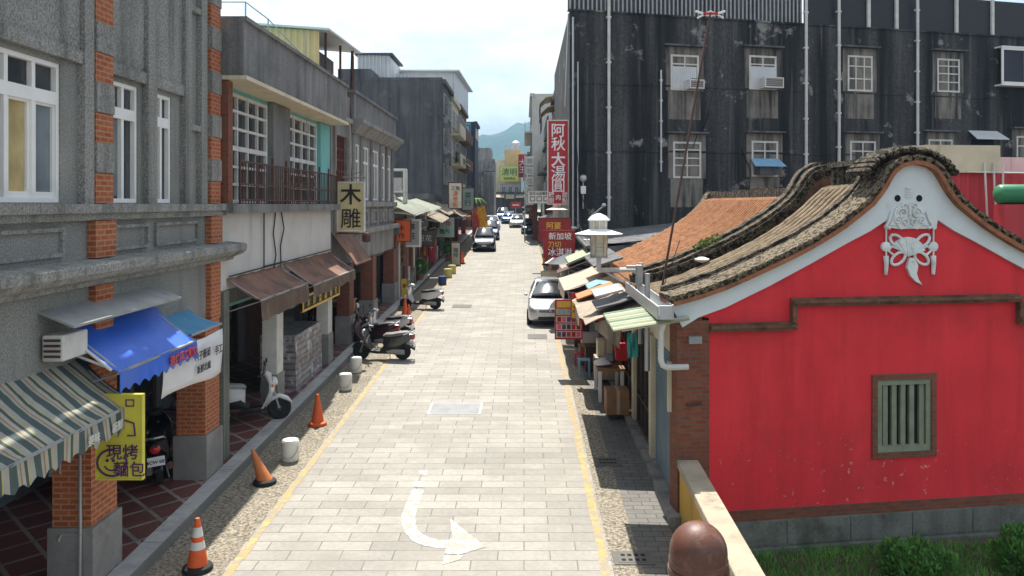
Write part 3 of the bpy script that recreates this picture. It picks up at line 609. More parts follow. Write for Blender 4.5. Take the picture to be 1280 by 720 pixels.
for k in range(4):
    yy = 19.0 + k * .8
    b.tube([(x, yy + .3 * cos(a), 6.23 + .18 * sin(a)) for a in [q * pi / 6 for q in range(13)]], .012, 5)
b.build('railing', 'iron', Bh)
b = MB(); b.lathe((-6.25, 22.2, 7.72), [(.02, 0), (.15, .02), (.18, .12), (.15, .2)], 14, ax=(1, -.3, 0)); b.build('exhaust_fan', 'metal_dull', Bh)
for y0 in (18.7, 23.6):
    c = MB().cube(-6.12, -5.78, y0, y0 + .5, g(y0) + 1.05, 3.9).build('column', 'aged_white', Bh)
    MB().cube(-6.15, -5.75, y0 - .03, y0 + .53, g(y0) + .1, g(y0) + 1.05).build('plinth', 'plinth', c, bevel=.015)
MB().cube(-6.30, -5.80, 15.45, 15.75, g(15) + .1, 3.9).build('half_column', 'stone', Bh)
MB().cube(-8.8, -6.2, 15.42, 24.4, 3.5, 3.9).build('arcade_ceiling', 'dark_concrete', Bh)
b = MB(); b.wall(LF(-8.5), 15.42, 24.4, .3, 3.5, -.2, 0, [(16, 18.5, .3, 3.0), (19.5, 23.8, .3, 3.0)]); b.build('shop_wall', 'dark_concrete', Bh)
for s0, s1 in ((16, 18.5), (19.5, 23.8)): window(Bh, LF(-8.5), s0, s1, .55, 3.0, 4, -.05, 'wood_dark', 'glass', .08, [.3], name='shopfront')
MB().cube(-8.5, -7.6, 15.43, 15.6, g(17) + .1, 3.5).build('inner_wall', 'dark_concrete', Bh)
b = MB()
for pts in ([(-5.87, 18.9, 5.4), (-5.86, 18.7, 4.9), (-5.86, 18.9, 4.4), (-5.86, 18.75, 4.1)], [(-5.87, 19.3, 5.5), (-5.85, 19.5, 5.0), (-5.86, 19.25, 4.6), (-5.86, 19.3, 4.1)], [(-5.85, 15.9, 4.16), (-5.85, 24.3, 4.22)], [(-5.85, 18.0, 5.4), (-5.85, 18.0, 4.2), (-5.85, 19.5, 4.2)]): b.tube(pts, .016, 5)
b.build('wiring', 'black', Bh)
awning('brown_awning', 'brown canvas awning with deep straight valance under the white wall', 15.85, 19.3, XL, -5.22, 4.12, 3.70, 'rust_canvas', .42, 'brown_canvas', 0, .05)
awning('brown_awning', 'rusty brown awning above the yellow lettered shop board', 19.55, 24.3, XL, -5.15, 4.15, 3.62, 'rust_canvas', .30, 'brown_canvas', 0, .05)
t = thing('shop_sign', 'long black board with gold characters under the rusty brown awning', 'sign', (-5.6, 22, 2.9))
MB().cube(-5.66, -5.60, 20.2, 24.2, 2.88, 3.25).build('panel', 'ink', t)
b = MB(); b.wall(LF(-5.59), 20.2, 24.2, 2.86, 3.27, -.05, .02, [(20.26, 24.14, 2.92, 3.21)]); b.build('frame', 'gold', t)
for k, ch in enumerate('木雕藝品佛像'): text(ch, .26, LF(-5.6), 20.75 + k * .6, 3.06, .006, 'gold', t)
# wood carving sign
def hang(t):
    for pts, r_ in (([(-5.95, 24.86, 6.42), (-4.93, 24.86, 6.42)], .02), ([(-5.95, 24.86, 4.68), (-4.93, 24.86, 4.68)], .02), ([(-5.95, 24.86, 6.75), (-5.4, 24.86, 6.5), (-5.0, 24.86, 6.62)], .012)): MB().tube(pts, r_).build('bracket', 'iron', t)
board('shop_sign', 'tall gold box sign with two black brushed characters above the arcade', 'sign', 24.8, -5.76, -4.98, 4.78, 6.26, 'gold_sign', 'aged_white',
      [('木', .66, -5.37, 5.90, 'ink', 1, .018), ('雕', .66, -5.37, 5.16, 'ink', 1, .004)], .16, .035, post=hang)
MB_ = MB(); MB_.lathe((-4.98, 25.3, 4.38), [(.02, 0), (.12, .03), (.14, .2), (.09, .3), (.03, .32)], 10); MB_.tube([(-5.9, 25.3, 4.7), (-4.98, 25.3, 4.75), (-4.98, 25.3, 4.6)], .015)
tag(MB_.build('hanging_lamp', 'iron', smooth=True), 'small dark lamp hanging from an arm behind the gold box sign', 'lamp')
# ------------------------------------------------------------------ narrow house with red lattice (C)
C_ = thing('shophouse', 'narrow concrete house with a dark red lattice shutter behind the gold sign', 'building', (XL, 25.8, g(25)))
b = MB(); b.wall(fl, 24.41, 27.2, 3.6, 9.2, -.3, 0, [(24.9, 26.7, 5.5, 7.8)]); b.cube(-14, -6.2, 24.41, 27.2, 3.6, 9.15); b.build('wall', 'grey_concrete', C_)
b = MB(); b.box(fl, 24.7, 24.89, 0, .08, 5.4, 8.3); b.box(fl, 26.71, 26.9, 0, .08, 5.4, 8.3); b.box(fl, 24.45, 27.1, 0, .12, 8.3, 8.45); b.build('trim', 'concrete', C_)
b = MB(); b.box(fl, 24.9, 26.7, -.2, -.16, 5.5, 7.8)
for k in range(6): b.box(fl, 24.9 + k * .344, 24.98 + k * .344, -.159, -.10, 5.5, 7.8)
for k in range(7): b.box(fl, 24.9, 26.7, -.155, -.12, 5.5 + k * .372, 5.57 + k * .372)
b.build('lattice_shutter', 'red_lattice', C_)
c = MB().cube(-6.2, -5.78, 26.5, 27.15, g(26) + 1.1, 3.6).build('column', 'brick_dark', C_); MB().cube(-6.25, -5.74, 26.46, 27.19, g(26) + .1, g(26) + 1.1).build('plinth', 'plinth', c)
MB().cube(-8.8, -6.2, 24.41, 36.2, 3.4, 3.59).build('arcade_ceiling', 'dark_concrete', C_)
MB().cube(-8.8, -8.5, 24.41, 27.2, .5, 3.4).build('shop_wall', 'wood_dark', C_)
b = MB(); b.sheet([[(XL, 24.5, 4.75), (XL, 27.0, 4.75)], [(-5.15, 24.5, 3.75), (-5.15, 27.0, 3.75)]], .04); tag(b.build('lean_to_roof', 'rust_canvas'), 'steep rusty sheet canopy beneath the gold box sign', 'canopy')
b = MB(); b.tube([(-5.93, 27.15, 9.3), (-5.85, 27.1, 8.4), (-5.9, 27.1, 7.2), (-5.84, 27.2, 6.2), (-5.88, 27.1, 4.2)], .025, 6); tag(b.build('drain_pipe', 'iron'), 'thin dark pipe running down beside the red lattice shutter', 'pipe')
# ---- ornate grey house (D)
D_ = thing('shophouse', 'grey house with stepped parapet and a row of tall narrow windows', 'building', (XL, 31.7, g(31)))
hs = [(28.0, 28.55, 5.75, 7.7), (29.3, 30.3, 5.75, 7.7), (31.2, 32.3, 5.75, 7.7), (33.2, 33.8, 5.75, 7.7), (34.6, 35.2, 5.75, 7.7)]
b = MB(); b.wall(fl, 27.21, 36.2, 3.6, 8.3, -.3, 0, hs); b.cube(-13, -6.2, 27.21, 36.2, 3.6, 9.0); b.build('wall', 'concrete', D_)
b = MB(); b.box(fl, 27.3, 36.2, -.2, .10, 8.52, 9.40); b.box(fl, 27.25, 36.25, -.22, .17, 9.40, 9.5); b.build('parapet', 'grey_concrete', D_)
b = MB(); b.poly(F((XL, 27.21, 0), (1, 0, 0), (0, 1, 0)), [(0, 8.02), (.12, 8.05), (.36, 8.32), (.45, 8.36), (.45, 8.5), (0, 8.52)], 0, 9.2); b.build('cornice', 'concrete', D_)
for y in (27.4, 28.75, 30.6, 32.6, 34.0, 35.5): MB().box(fl, y, y + .34, 0, .06, 5.7, 8.0).build('pilaster_strip', 'grey_concrete', D_)
for h in hs: window(D_, fl, *h, 2 if h[1] - h[0] > .8 else 1, .0, 'white_paint', 'glass', .06, [(.7, .09)])
b = MB(); b.box(fl, 27.21, 36.25, 0, .16, 5.5, 5.69); b.box(fl, 27.21, 36.25, 0, .28, 4.55, 4.72)
for y in (28.6, 30.6, 32.6, 34.6): b.wall(fl, y, y + 1.4, 4.85, 5.4, 0, .06, [(y + .1, y + 1.3, 4.95, 5.3)])
b.build('string_course', 'concrete', D_)
for y0 in (30.6, 35.5):
    c = MB().cube(-6.25, -5.78, y0, y0 + .7, g(y0) + 1.0, 3.6).build('brick_column', 'brick_dark', D_); MB().cube(-6.3, -5.73, y0 - .05, y0 + .75, g(y0) + .1, g(y0) + 1.0).build('plinth', 'plinth', c)
b = MB(); b.wall(LF(-7.6), 27.2, 36.2, .6, 3.4, -.2, 0, [(28, 30, .8, 3.0), (32, 34.5, .8, 3.0)]); b.build('shop_wall', 'dark_concrete', D_)
for s0, s1 in ((28, 30), (32, 34.5)): window(D_, LF(-7.6), s0, s1, .95, 3.0, 3, -.05, 'wood_dark', 'glass', .07, [.3], name='shopfront')
# ---- yellow steel shed and railing on the roofs
t = thing('rooftop_shed', 'yellow corrugated steel shed on the flat roof with dark open side', 'shed', (-7.5, 26, 9.15))
def corrugated(pts_a, pts_b, n, depth, nrm, b, m=0):
    """a ribbed sheet between two edges"""
    A0, A1 = V(pts_a[0]), V(pts_a[1]); B0, B1 = V(pts_b[0]), V(pts_b[1]); rows = [[], []]
    for i in range(n * 4 + 1):
        k = i / (n * 4); o = V(nrm) * (depth if (i % 4) in (1, 2) else 0)
        rows[0].append(A0.lerp(A1, k) + o); rows[1].append(B0.lerp(B1, k) + o)
    b.grid(rows, m)
b = MB(); corrugated([(-10.2, 24.6, 9.2), (-6.3, 24.6, 9.2)], [(-10.2, 24.6, 11.2), (-6.3, 24.6, 10.92)], 20, .045, (0, -1, 0), b)
o = b.build('end_wall', 'yellow_steel', t); o.modifiers.new('sheet', 'SOLIDIFY').thickness = .02
b = MB(); b.sheet([[(-10.3, 24.4, 11.28), (-10.3, 29.2, 11.5)], [(-5.95, 24.4, 10.97), (-5.95, 29.2, 11.15)]], .06); b.build('roof', 'steel_roof', t)
MB().cube(-10.2, -6.9, 24.7, 29, 9.2, 10.75).build('back_wall', 'dark_concrete', t)
b = MB()
for y in (25.0, 27, 29): b.tube([(-6.2, y, 9.15), (-6.2, y, 10.95)], .045)
b.tube([(-6.15, 28.5, 9.2), (-6.05, 28.2, 11.0)], .06); b.build('post', 'iron', t)
b = MB()
for x, y in ((-8.4, 20.4), (-7.1, 20.4), (-7.1, 22.2), (-6.6, 24.2)): b.tube([(x, y, 9.0), (x, y, 10.75)], .022)
for z in (9.9, 10.75): b.tube([(-9.4, 20.4, z), (-7.1, 20.4, z), (-7.1, 22.2, z - .02), (-6.6, 24.2, z - .75)], .018)
tag(b.build('roof_railing', 'metal_dull'), 'thin white pipe railing on the roof before the yellow shed', 'railing')
# ------------------------------------------------------------------ low shops with tin canopies (between the grey house and the tall block)
M['slate_concrete'] = mat('slate_concrete', (.105, .108, .11), .95, .3, .5, .4, 14, streak=((.04, .042, .045), .42, .75), stain=((.15, .15, .145), .58, .75, .8))
M['canopy_tin'] = mat('canopy_tin', (.20, .225, .17), .6, .2, 1.5, .1, 20, stain=((.15, .15, .11), .45, .75, 1.1))
def low_shop(y0, y1, label, zt, wallm, colm, canopy, cz=(4.6, 4.0), cx=-4.95, group='low shops with tin canopies'):
    t = thing('low_shop', label, 'shop', (XL, (y0 + y1) / 2, g(y0)))
    b = MB(); b.cube(-12, -6.6, y0, y1, g(y0) - .1, zt); b.box(LF(-6.3), y0, y1, -.3, 0, zt - 1.4, zt); b.build('wall', wallm, t)
    zg = g(y0) + .1
    window(t, LF(-6.6), y0 + .5, y1 - .5, zg + .3, zt - 1.6, 4, .06, 'wood_dark', 'glass', .08, [.3, .75], name='shopfront')
    for y in (y0 + .1, y1 - .5):
        c = MB().cube(-6.2, -5.8, y, y + .4, zg + .9, zt - .6).build('column', colm, t); MB().cube(-6.24, -5.76, y - .04, y + .44, zg, zg + .9).build('plinth', 'plinth', c)
    rnd = random.Random(int(y0)); yy = y0 + .7
    while yy < y1 - .7:
        k = rnd.random(); x = rnd.uniform(-6.1, -5.75); hh = rnd.uniform(1.9, 3.0)
        if k < .35: b = MB(); b.tube([(x, yy, zg), (x, yy, zg + hh), (x + .1, yy, zg + hh + .25), (x + .4, yy + .1, zg + hh + .3)], rnd.choice((.025, .04, .05)), 6); b.build('pipe', rnd.choice(('aged_white', 'metal_dull', 'iron')), t)
        elif k < .75: MB().cube(x - .03, x + .03, yy, yy + rnd.uniform(.4, .9), zg + .05, zg + hh).build('door', rnd.choice(('wood_dark', 'wood_dark', 'sign_maroon', 'iron', 'moulding', 'stone')), t)
        else:
            b = MB(); b.cube(x - .25, x + .15, yy, yy + .5, zg + hh - .5, zg + hh - .15); b.tube([(x, yy + .25, zg + hh - .16), (x, yy + .25, zg + hh + .5)], .012, 4); b.build('hanging_box', rnd.choice(('aged_white', 'orange_old', 'dark_concrete')), t)
        yy += rnd.uniform(.35, .8)
    for q in range(4):
        yy = y0 + (q + .5) * (y1 - y0) / 4; b = MB(); b.cube(-6.4, -5.9, yy - .3, yy + .3, zg, zg + rnd.uniform(.4, 1.2)); b.build('display_stand', rnd.choice(('wood', 'iron', 'wood_dark', 'aged_white')), t)
    b = MB(); b.cube(-6.32, -5.7, y0 + .02, y1 - .02, cz[1] - .9, cz[1] - .55); b.build('fascia', rnd.choice(('dark_concrete', 'wood_dark')), t)
    b = MB(); corrugated([(-6.4, y0, cz[0]), (-6.4, y1, cz[0] + .2)], [(cx, y0, cz[1]), (cx, y1, cz[1] + .2)], int((y1 - y0) * 4), .04, (0, 0, 1), b)
    o = b.build('canopy', canopy, t); o.modifiers.new('sheet', 'SOLIDIFY').thickness = .03
    b = MB()
    for y in (y0 + .1, (y0 + y1) / 2, y1 - .1): b.tube([(-6.3, y, cz[0] - .5), (cx + .05, y, cz[1] + .02)], .03, 5); b.tube([(-6.3, y, cz[0] - .04), (cx + .05, y, cz[1])], .03, 5)
    b.tube([(cx, y0, cz[1] - .03), (cx, y1, cz[1] + .17)], .035, 5); b.build('canopy_frame', 'aged_white', t)
    return t
low_shop(36.25, 42.0, 'low shop with white tin canopy next to the grey ornate house', 5.4, 'concrete', 'brick_dark', 'canopy_tin', (5.75, 5.1))
low_shop(42.05, 47.6, 'low shop with pale tin canopy and orange board', 5.7, 'grey_concrete', 'aged_white', 'canopy_tin', (5.7, 5.2))
low_shop(47.65, 52.6, 'dark fronted low shop with tan canopy and red banners', 5.9, 'dark_concrete', 'wood_dark', 'tan_canvas', (5.2, 4.5))
low_shop(52.65, 57.9, 'low shop against the tall dark block with pale awning', 6.3, 'grey_concrete', 'stone', 'tan_canvas', (5.6, 4.9))
t = thing('water_tank_frame', 'white metal frame standing on the tin canopy of the low shops', 'frame', (-6.2, 38.5, 5.9))
b = MB(); 
for x in (-6.7, -5.9):
    for y in (39.4, 40.2): b.tube([(x, y, 5.6), (x, y, 7.3)], .06, 5)
for z in (6.2, 7.3): b.tube([(-6.7, 39.4, z), (-5.9, 39.4, z), (-5.9, 40.2, z), (-6.7, 40.2, z), (-6.7, 39.4, z)], .06, 5)
b.build('post', 'aged_white', t); MB().cube(-6.55, -6.05, 39.55, 40.05, 6.2, 6.9).build('tank', 'metal', t)
b = MB(); b.tube([(-6.6 + .55 * cos(a), 37.6, 5.9 + .28 * sin(a)) for a in [k * pi / 7 for k in range(15)]], .05, 5); tag(b.build('satellite_hoop', 'aged_white'), 'white metal hoop on the edge of the tin canopy', 'hoop')
# signs of the low shops
board('shop_sign', 'orange board under the white tin canopy beside the grey house', 'sign', 36.6, -6.0, -5.2, 3.9, 4.85, 'orange', 'iron', [('木', .3, -5.6, 4.5, 'ink'), ('作', .3, -5.6, 4.15, 'ink')], .1)
board('shop_sign', 'white oval lettered box sign on the low shop pillars', 'sign', 40.0, -5.95, -5.25, 3.55, 4.75, 'grey_paint', 'sign_white', [('茶', .36, -5.6, 4.45, 'ink'), ('莊', .36, -5.6, 4.0, 'ink')], .14, .1)
board('shop_sign', 'brown wooden plaque with dark characters by the low shop pillar', 'sign', 38.8, -6.15, -5.75, 2.6, 3.75, 'wood', 'wood', [('古\n早\n味', .3, -5.95, 3.2, 'ink')], .06, .01)
board('shop_sign', 'dark round-cornered sign hanging beneath the second tin canopy', 'sign', 44.5, -6.0, -5.0, 3.3, 4.1, 'dark_concrete', 'iron', [('豆花', .38, -5.5, 3.7, 'sign_cream')], .1)
board('shop_banner', 'red vertical banner beside the dark shop front', 'sign', 49.0, -5.9, -5.45, 2.1, 3.9, 'sign_red', 'sign_red', [('豆\n干', .34, -5.68, 3.1, 'sign_cream')], .04, 0)
board('shop_banner', 'narrow dark red banner two pillars along from the plaque', 'sign', 46.3, -6.0, -5.6, 2.0, 3.7, 'sign_maroon', 'sign_maroon', [('名\n產', .3, -5.8, 2.9, 'gold')], .04, 0)
board('menu_board', 'wide picture menu board with dark dish under the far awning', 'sign', 54.0, -6.0, -4.7, 3.35, 4.7, 'sign_green', 'night_blue', [('牛角', .42, -5.35, 4.3, 'sign_red'), ('麵包', .36, -5.35, 3.75, 'ink')], .08)
board('shop_sign', 'orange and cream lit box sign with red characters high on the far block', 'sign', 57.0, -5.35, -4.45, 5.3, 7.1, 'sign_cream', 'iron', [('三角', .34, -4.9, 6.72, 'ink'), ('湧\n老\n街', .40, -4.9, 5.95, 'orange')], .2, .07)
board('shop_sign', 'small green sign with dark characters beyond the orange box sign', 'sign', 66.0, -5.1, -4.15, 5.1, 6.9, 'sign_green', 'iron', [('茶\n行', .6, -4.62, 6.0, 'ink')], .2, .06)
board('a_board', 'narrow standing signboard on the kerb before the dark car', 'sign', 52.5, -4.75, -4.2, g(52) + .05, g(52) + 1.5, 'sign_cream', 'wood_dark', [('咖\n啡', .34, -4.47, g(52) + .85, 'ink')], .06, .05)
board('shop_banner', 'yellow shop board standing at the foot of the low shop pillar', 'sign', 37.3, -5.72, -5.45, g(37) + .2, g(37) + 1.0, 'gold', 'wood', [('金', .2, -5.58, g(37) + .7, 'ink')], .05, .02)
# ------------------------------------------------------------------ tall blocks further along
def block(name, label, y0, y1, x, zt, depth, wallm, floors, cols, winm='aged_white', balc=False, parapet=.5, z0=6.4, arcade=True, side=LF, boxes=True):
    s = -1 if side is LF else 1; fr = side(x)
    t = thing(name, label, 'building', (x, (y0 + y1) / 2, g(y0)))
    b = MB(); xa, xb = sorted((x, x + s * depth)); zb = g(y0) + 3.6 if arcade else g(y0) - .5
    b.cube(xa, xb, y0, y1, zb, zt)
    if arcade: xc, xd = sorted((x + s * 2.2, x + s * depth)); b.cube(xc, xd, y0, y1, g(y0) - .5, zb - .002)
    b.build('wall', wallm, t)
    hgt = (zt - parapet - z0) / floors
    for f in range(floors):
        for c in range(cols):
            s0 = y0 + (y1 - y0) * (c + .18) / cols; s1 = y0 + (y1 - y0) * (c + .82) / cols
            window(t, fr, s0, s1, z0 + hgt * f + .25 * hgt, z0 + hgt * (f + .85), 2 if s1 - s0 < 3 else 3, .07, winm, 'glass', .08, [.7])
        if balc:
            b = MB(); b.box(fr, y0 + .4, y1 - .4, 0, .7, z0 + hgt * f - .1, z0 + hgt * f + .05); b.wall(fr, y0 + .4, y1 - .4, z0 + hgt * f + .051, z0 + hgt * f + .9, .62, .7); b.build('balcony', wallm, t)
    b = MB(); b.box(fr, y0 - .05, y1 + .05, -.2, .22, zt - .25, zt + .05); b.build('parapet', wallm, t)
    if arcade:
        for y in (y0 + .1, y1 - .6): b = MB(); xa, xb = sorted((x + s * .05, x + s * .5)); b.cube(xa, xb, y, y + .5, g(y0), zb - .002); b.build('column', 'brick_dark', t)
    return t
E1 = block('apartment_block', 'tall block with a bare dark side wall and shuttered street front', 58, 65, XL, 14.6, 12, 'slate_concrete', 3, 3, 'grey_paint', False)
MB().cube(-13.5, -11.1, 58.0, 62, 14.7, 15.4).build('stair_head', 'dark_concrete', E1)
b = MB(); b.wall(CF(58), -17.9, XL - .02, 14.6, 14.78, -.2, .02); b.build('side_coping', 'dark_concrete', E1)
MB().cube(-18, XL - .05, 57.96, 57.995, 6, 14.59).build('side_render', 'slate_concrete', E1)
for k in range(9): MB().box(fl, 58.5 + (k % 3) * .5, 58.85 + (k % 3) * .5, 0, .3, 7 + k * .75, 7.5 + k * .75).build('wall_block', 'concrete', E1)
t = thing('rooftop_shed', 'grey corrugated metal shed on top of the tall dark block', 'shed', (-11, 62, 14.7))
b = MB(); corrugated([(-12.7, 61, 14.6), (-10.2, 61, 14.6)], [(-12.7, 61, 17.0), (-10.2, 61, 16.9)], 9, .1, (0, -1, 0), b); b.cube(-12.7, -10.2, 61.1, 66, 14.6, 16.8); b.build('wall', 'steel_roof', t)
MB().cube(-12.9, -10.0, 60.8, 66.2, 16.95, 17.1).build('roof', 'dark_concrete', t)
t = thing('rooftop_shed', 'long low white metal annex along the rear roof of the dark block', 'shed', (-8, 66, 14.6))
b = MB(); corrugated([(-10.1, 63, 14.6), (-6.2, 63, 14.6)], [(-10.1, 63, 15.9), (-6.2, 63, 15.2)], 14, .08, (0, -1, 0), b); b.cube(-10.1, -6.2, 63.1, 64.9, 14.6, 15.2); b.build('wall', 'steel_roof', t)
E2 = block('apartment_block', 'block with jutting cream bay and balconies behind the dark side wall', 65.1, 72, XL, 14.3, 12, 'cream', 3, 2, 'aged_white', True)
E3 = block('apartment_block', 'reddish brown block topped with a pale corrugated storey', 72.1, 82, XL, 14.6, 12, 'moulding', 3, 3, 'aged_white', True)
b = MB(); fz = LF(XL + .1); corrugated([(XL + .1, 66, 14.4), (XL + .1, 82, 14.7)], [(XL + .1, 66, 16.6), (XL + .1, 82, 17.3)], 26, .1, (1, 0, 0), b); b.cube(-15, XL + .08, 66.05, 82, 14.6, 16.6); b.build('top_storey', 'steel_roof', E3)
b = MB(); b.sheet([[(-15, 65.5, 16.6), (-15, 83, 17.6)], [(-5.3, 65.5, 16.6), (-5.3, 83, 17.3)]], .12); b.build('roof', 'steel_roof', E3)
t = thing('window_awning', 'small green domed awning on the far block', 'awning', (-5.5, 69.5, 9.3)); b = MB(); b.sheet([[(XL, 68.4, 10.1), (XL, 70.8, 10.1)], [(-5.3, 68.4, 9.8), (-5.3, 70.8, 9.8)], [(-5.05, 68.4, 9.2), (-5.05, 70.8, 9.2)]], .04); b.build('canopy', 'dark_green', t)
t = thing('window_awning', 'small white awning beside the green domed awning', 'awning', (-5.5, 73.5, 9)); b = MB(); b.sheet([[(XL, 72, 9.9), (XL, 74.8, 9.9)], [(-5.0, 72, 9.1), (-5.0, 74.8, 9.1)]], .04); b.build('canopy', 'banner_white', t)
for (y0, y1, zb, zf, m, lb) in ((58.2, 62.5, 5.6, 4.7, 'tan_canvas', 'tan cloth awning in front of the tall dark block'), (63.2, 68, 5.3, 4.6, 'orange_old', 'faded orange awning under the green sign'), (69, 74, 5.8, 5.0, 'tan_canvas', 'pale awning further along past the green sign')):
    awning('street_awning', lb, y0, y1, XL, -4.5, zb, zf, m, .3, m, 0, .05)
N_ = block('apartment_block', 'dark slate block with a white windowed top storey', 93, 106, -6.15, 12.9, 12, 'night_blue', 2, 2, 'grey_paint', False)
Nt = block('rooftop_house', 'white windowed penthouse on top of the dark slate block', 93.4, 100, -5.7, 15.2, 8, 'night_blue', 1, 2, 'white_paint', False, arcade=False, z0=12.9)
for k in range(2): window(N_, CF(93), -6.15 - 2.6 + k * 1.3, -6.15 - 1.4 + k * 1.3, 13.0, 14.8, 2, .1, 'white_paint', 'glass_grey', .1, [.5])
MB().cube(-8.9, -6.2, 92.9, 99.9, 12.95, 15.0).build('penthouse', 'blue_plastic', N_)
P_ = block('apartment_block', 'grey stepped block with slanted skylight at the far left end', 112, 124, -6.0, 10.2, 10, 'grey_concrete', 2, 2, 'grey_paint', False)
b = MB(); b.cube(-10, -4.4, 118, 126, 2, 12.0); b.cube(-9, -5, 120, 128, 12.001, 14.0); b.build('stepped_storey', 'concrete', P_)
b = MB(); b.hexa([(-5.9, 112.5, 10.25), (-4.2, 112.5, 10.25), (-4.2, 115.5, 10.25), (-5.9, 115.5, 10.25), (-5.6, 113.5, 12), (-4.2, 113.5, 12), (-4.2, 115.5, 12), (-5.6, 115.5, 12)]); b.build('dormer', 'dark_concrete', P_)
MB().face([(-5.55, 112.9, 10.9), (-4.4, 112.9, 10.9), (-4.4, 113.35, 11.7), (-5.35, 113.35, 11.7)]).build('skylight', 'white_paint', P_)
b = MB(); b.cube(-6.1, -3.6, 124.1, 130, 3, 10.5)
Q_ = thing('apartment_block', 'ochre block with lime sign closing the far end of the street', 'building', (-1, 135, 4))
b = MB(); b.cube(-3.3, -.5, 135, 150, 3.5, 14.7); b.build('tower', 'ochre', Q_); b = MB(); b.cube(-4.7, -3.31, 135.2, 150, 3.5, 13.0); b.build('side_wing', 'cream', Q_)
MB().cube(-4.0, -.55, 133.6, 134.99, 3.5, 9.0).build('lower_front', 'lilac', Q_)
b = MB(); b.wall(CF(135), -3.3, -.5, 14.7, 15.5, -.15, 0, [(-3.2 + k * .5, -2.85 + k * .5, 14.8, 15.35) for k in range(5)]); b.build('roof_railing', 'metal', Q_); MB().lathe((-1.4, 138, 14.7), [(.8, 0), (.8, 1.4), (.4, 1.8)], 12).build('water_tank', 'metal', Q_)
for k in range(3): window(Q_, CF(133.6), -3.8 + k * 1.1, -3.0 + k * 1.1, 6.4, 8.6, 2, .08, 'aged_white', 'glass_grey', .1)
board('shop_sign', 'large lime sign with dark green characters on the ochre block', 'sign', 133.3, -4.05, -.85, 9.4, 11.9, 'sign_lime', 'metal_dull', [('清明', 1.3, -2.45, 10.95, 'dark_green', 1, .01), ('服飾精品', .5, -2.45, 9.85, 'dark_green')], .3, .08)
Q2 = block('apartment_block', 'pale block between the ochre tower and the right-hand row', 128, 142, .75, 12.2, 10, 'plaster_white', 2, 2, 'grey_paint', False, side=RF)
board('shop_sign', 'small red vertical sign with white characters at the far end', 'sign', 110, -.75, .35, 9.3, 12.4, 'sign_red', 'sign_red', [('大\n王', 1.0, -.2, 10.85, 'sign_white')], .3, .03)
# low dark clutter of shops closing the street
t = thing('shop_row', 'row of dark little shops with canopies closing the far end of the street', 'shops', (-3, 132, 4.2))
b = MB(); b.cube(-6.5, 2, 132.2, 133.4, 4, 7.6); b.build('wall', 'dark_concrete', t)
b = MB()
for k in range(5): b.sheet([[(-6.3 + k * 1.65, 132.2, 7.2), (-4.9 + k * 1.65, 132.2, 7.2)], [(-6.3 + k * 1.65, 130.6, 6.5 + .2 * (k % 2)), (-4.9 + k * 1.65, 130.6, 6.5 + .2 * (k % 2))]], .06)
b.build('canopy', 'tan_canvas', t)
board('road_sign', 'red roadside sign with white bar at the far end of the street', 'sign', 120, -2.0, -.5, 5.0, 5.9, 'taillight', 'taillight', [], .06, .01, post=lambda t: (MB().box(CF(120), -1.75, -.75, .005, .012, 5.36, 5.54).build('bar', 'sign_white', t), MB().cube(-1.3, -1.2, 120.07, 120.15, 3.6, 5.0).build('post', 'metal', t)))
# flags and the potted palm in front of the far shops
for k, (x, y, m, lb) in enumerate([(-3.95, 66, 'flag_red', 'red feather flag on a pole, nearest of the far flags'), (-3.75, 69, 'flag_yellow', 'yellow feather flag on a pole next to the palm'), (-3.6, 72.5, 'flag_yellow', 'last yellow feather flag in front of the far block')]):
    t = thing('feather_flag', lb, 'flag', (x, y, g(y)), 'feather flags by the far shops')
    MB().tube([(x - .3, y, g(y)), (x - .3, y, g(y) + 2.9), (x - .1, y, g(y) + 3.3)], .03, 5).build('pole', 'metal', t)
    MB().grid([[(x - .3, y, g(y) + .7 + .26 * i), (x + .05, y + .08 * sin(i * 1.3), g(y) + .6 + .26 * i), (x + (.30 if i < 7 else .30 - .08 * (i - 6)), y + .12 * sin(i), g(y) + .62 + .26 * i)] for i in range(11)]).build('cloth', m, t).modifiers.new('cloth', 'SOLIDIFY').thickness = .01
# ------------------------------------------------------------------ red gable house
FG = F((2.5, 13.2, 0), (6.5, 1, 0), (1, -6.5, 0))
def sz(px, py): return hit(px, py, FG)
edge_px = [(838, 381), (868, 373), (900, 362), (930, 349), (960, 335), (985, 323), (1010, 310), (1030, 298), (1050, 285), (1068, 271), (1085, 257), (1094, 246), (1101, 236), (1107, 225), (1113, 216), (1121, 210), (1130, 207), (1138, 206)]
edge = [sz(*p) for p in edge_px]; SA = edge[-1][0]                      # apex
red_px = [(872, 396), (905, 384), (960, 357), (1010, 330), (1060, 302), (1085, 289), (1100, 279), (1106, 275), (1108, 284), (1120, 286)]
red = [sz(*p) for p in red_px]
def both(ps): return ps + [(2 * SA - a, z) for a, z in ps[::-1]]
G = thing('gable_house', 'old house with bright red gable wall and white horseshoe crest', 'building', (2.5, 13.2, g(13)))
wx0, wz0 = sz(1096, 566); wx1, wz1 = sz(1163, 473); zr = sz(890, 640)[1]; zs = -.5
S1 = 2 * SA - edge[0][0]; sl = sz(886, 500)[0]; sr = 2 * SA - sl
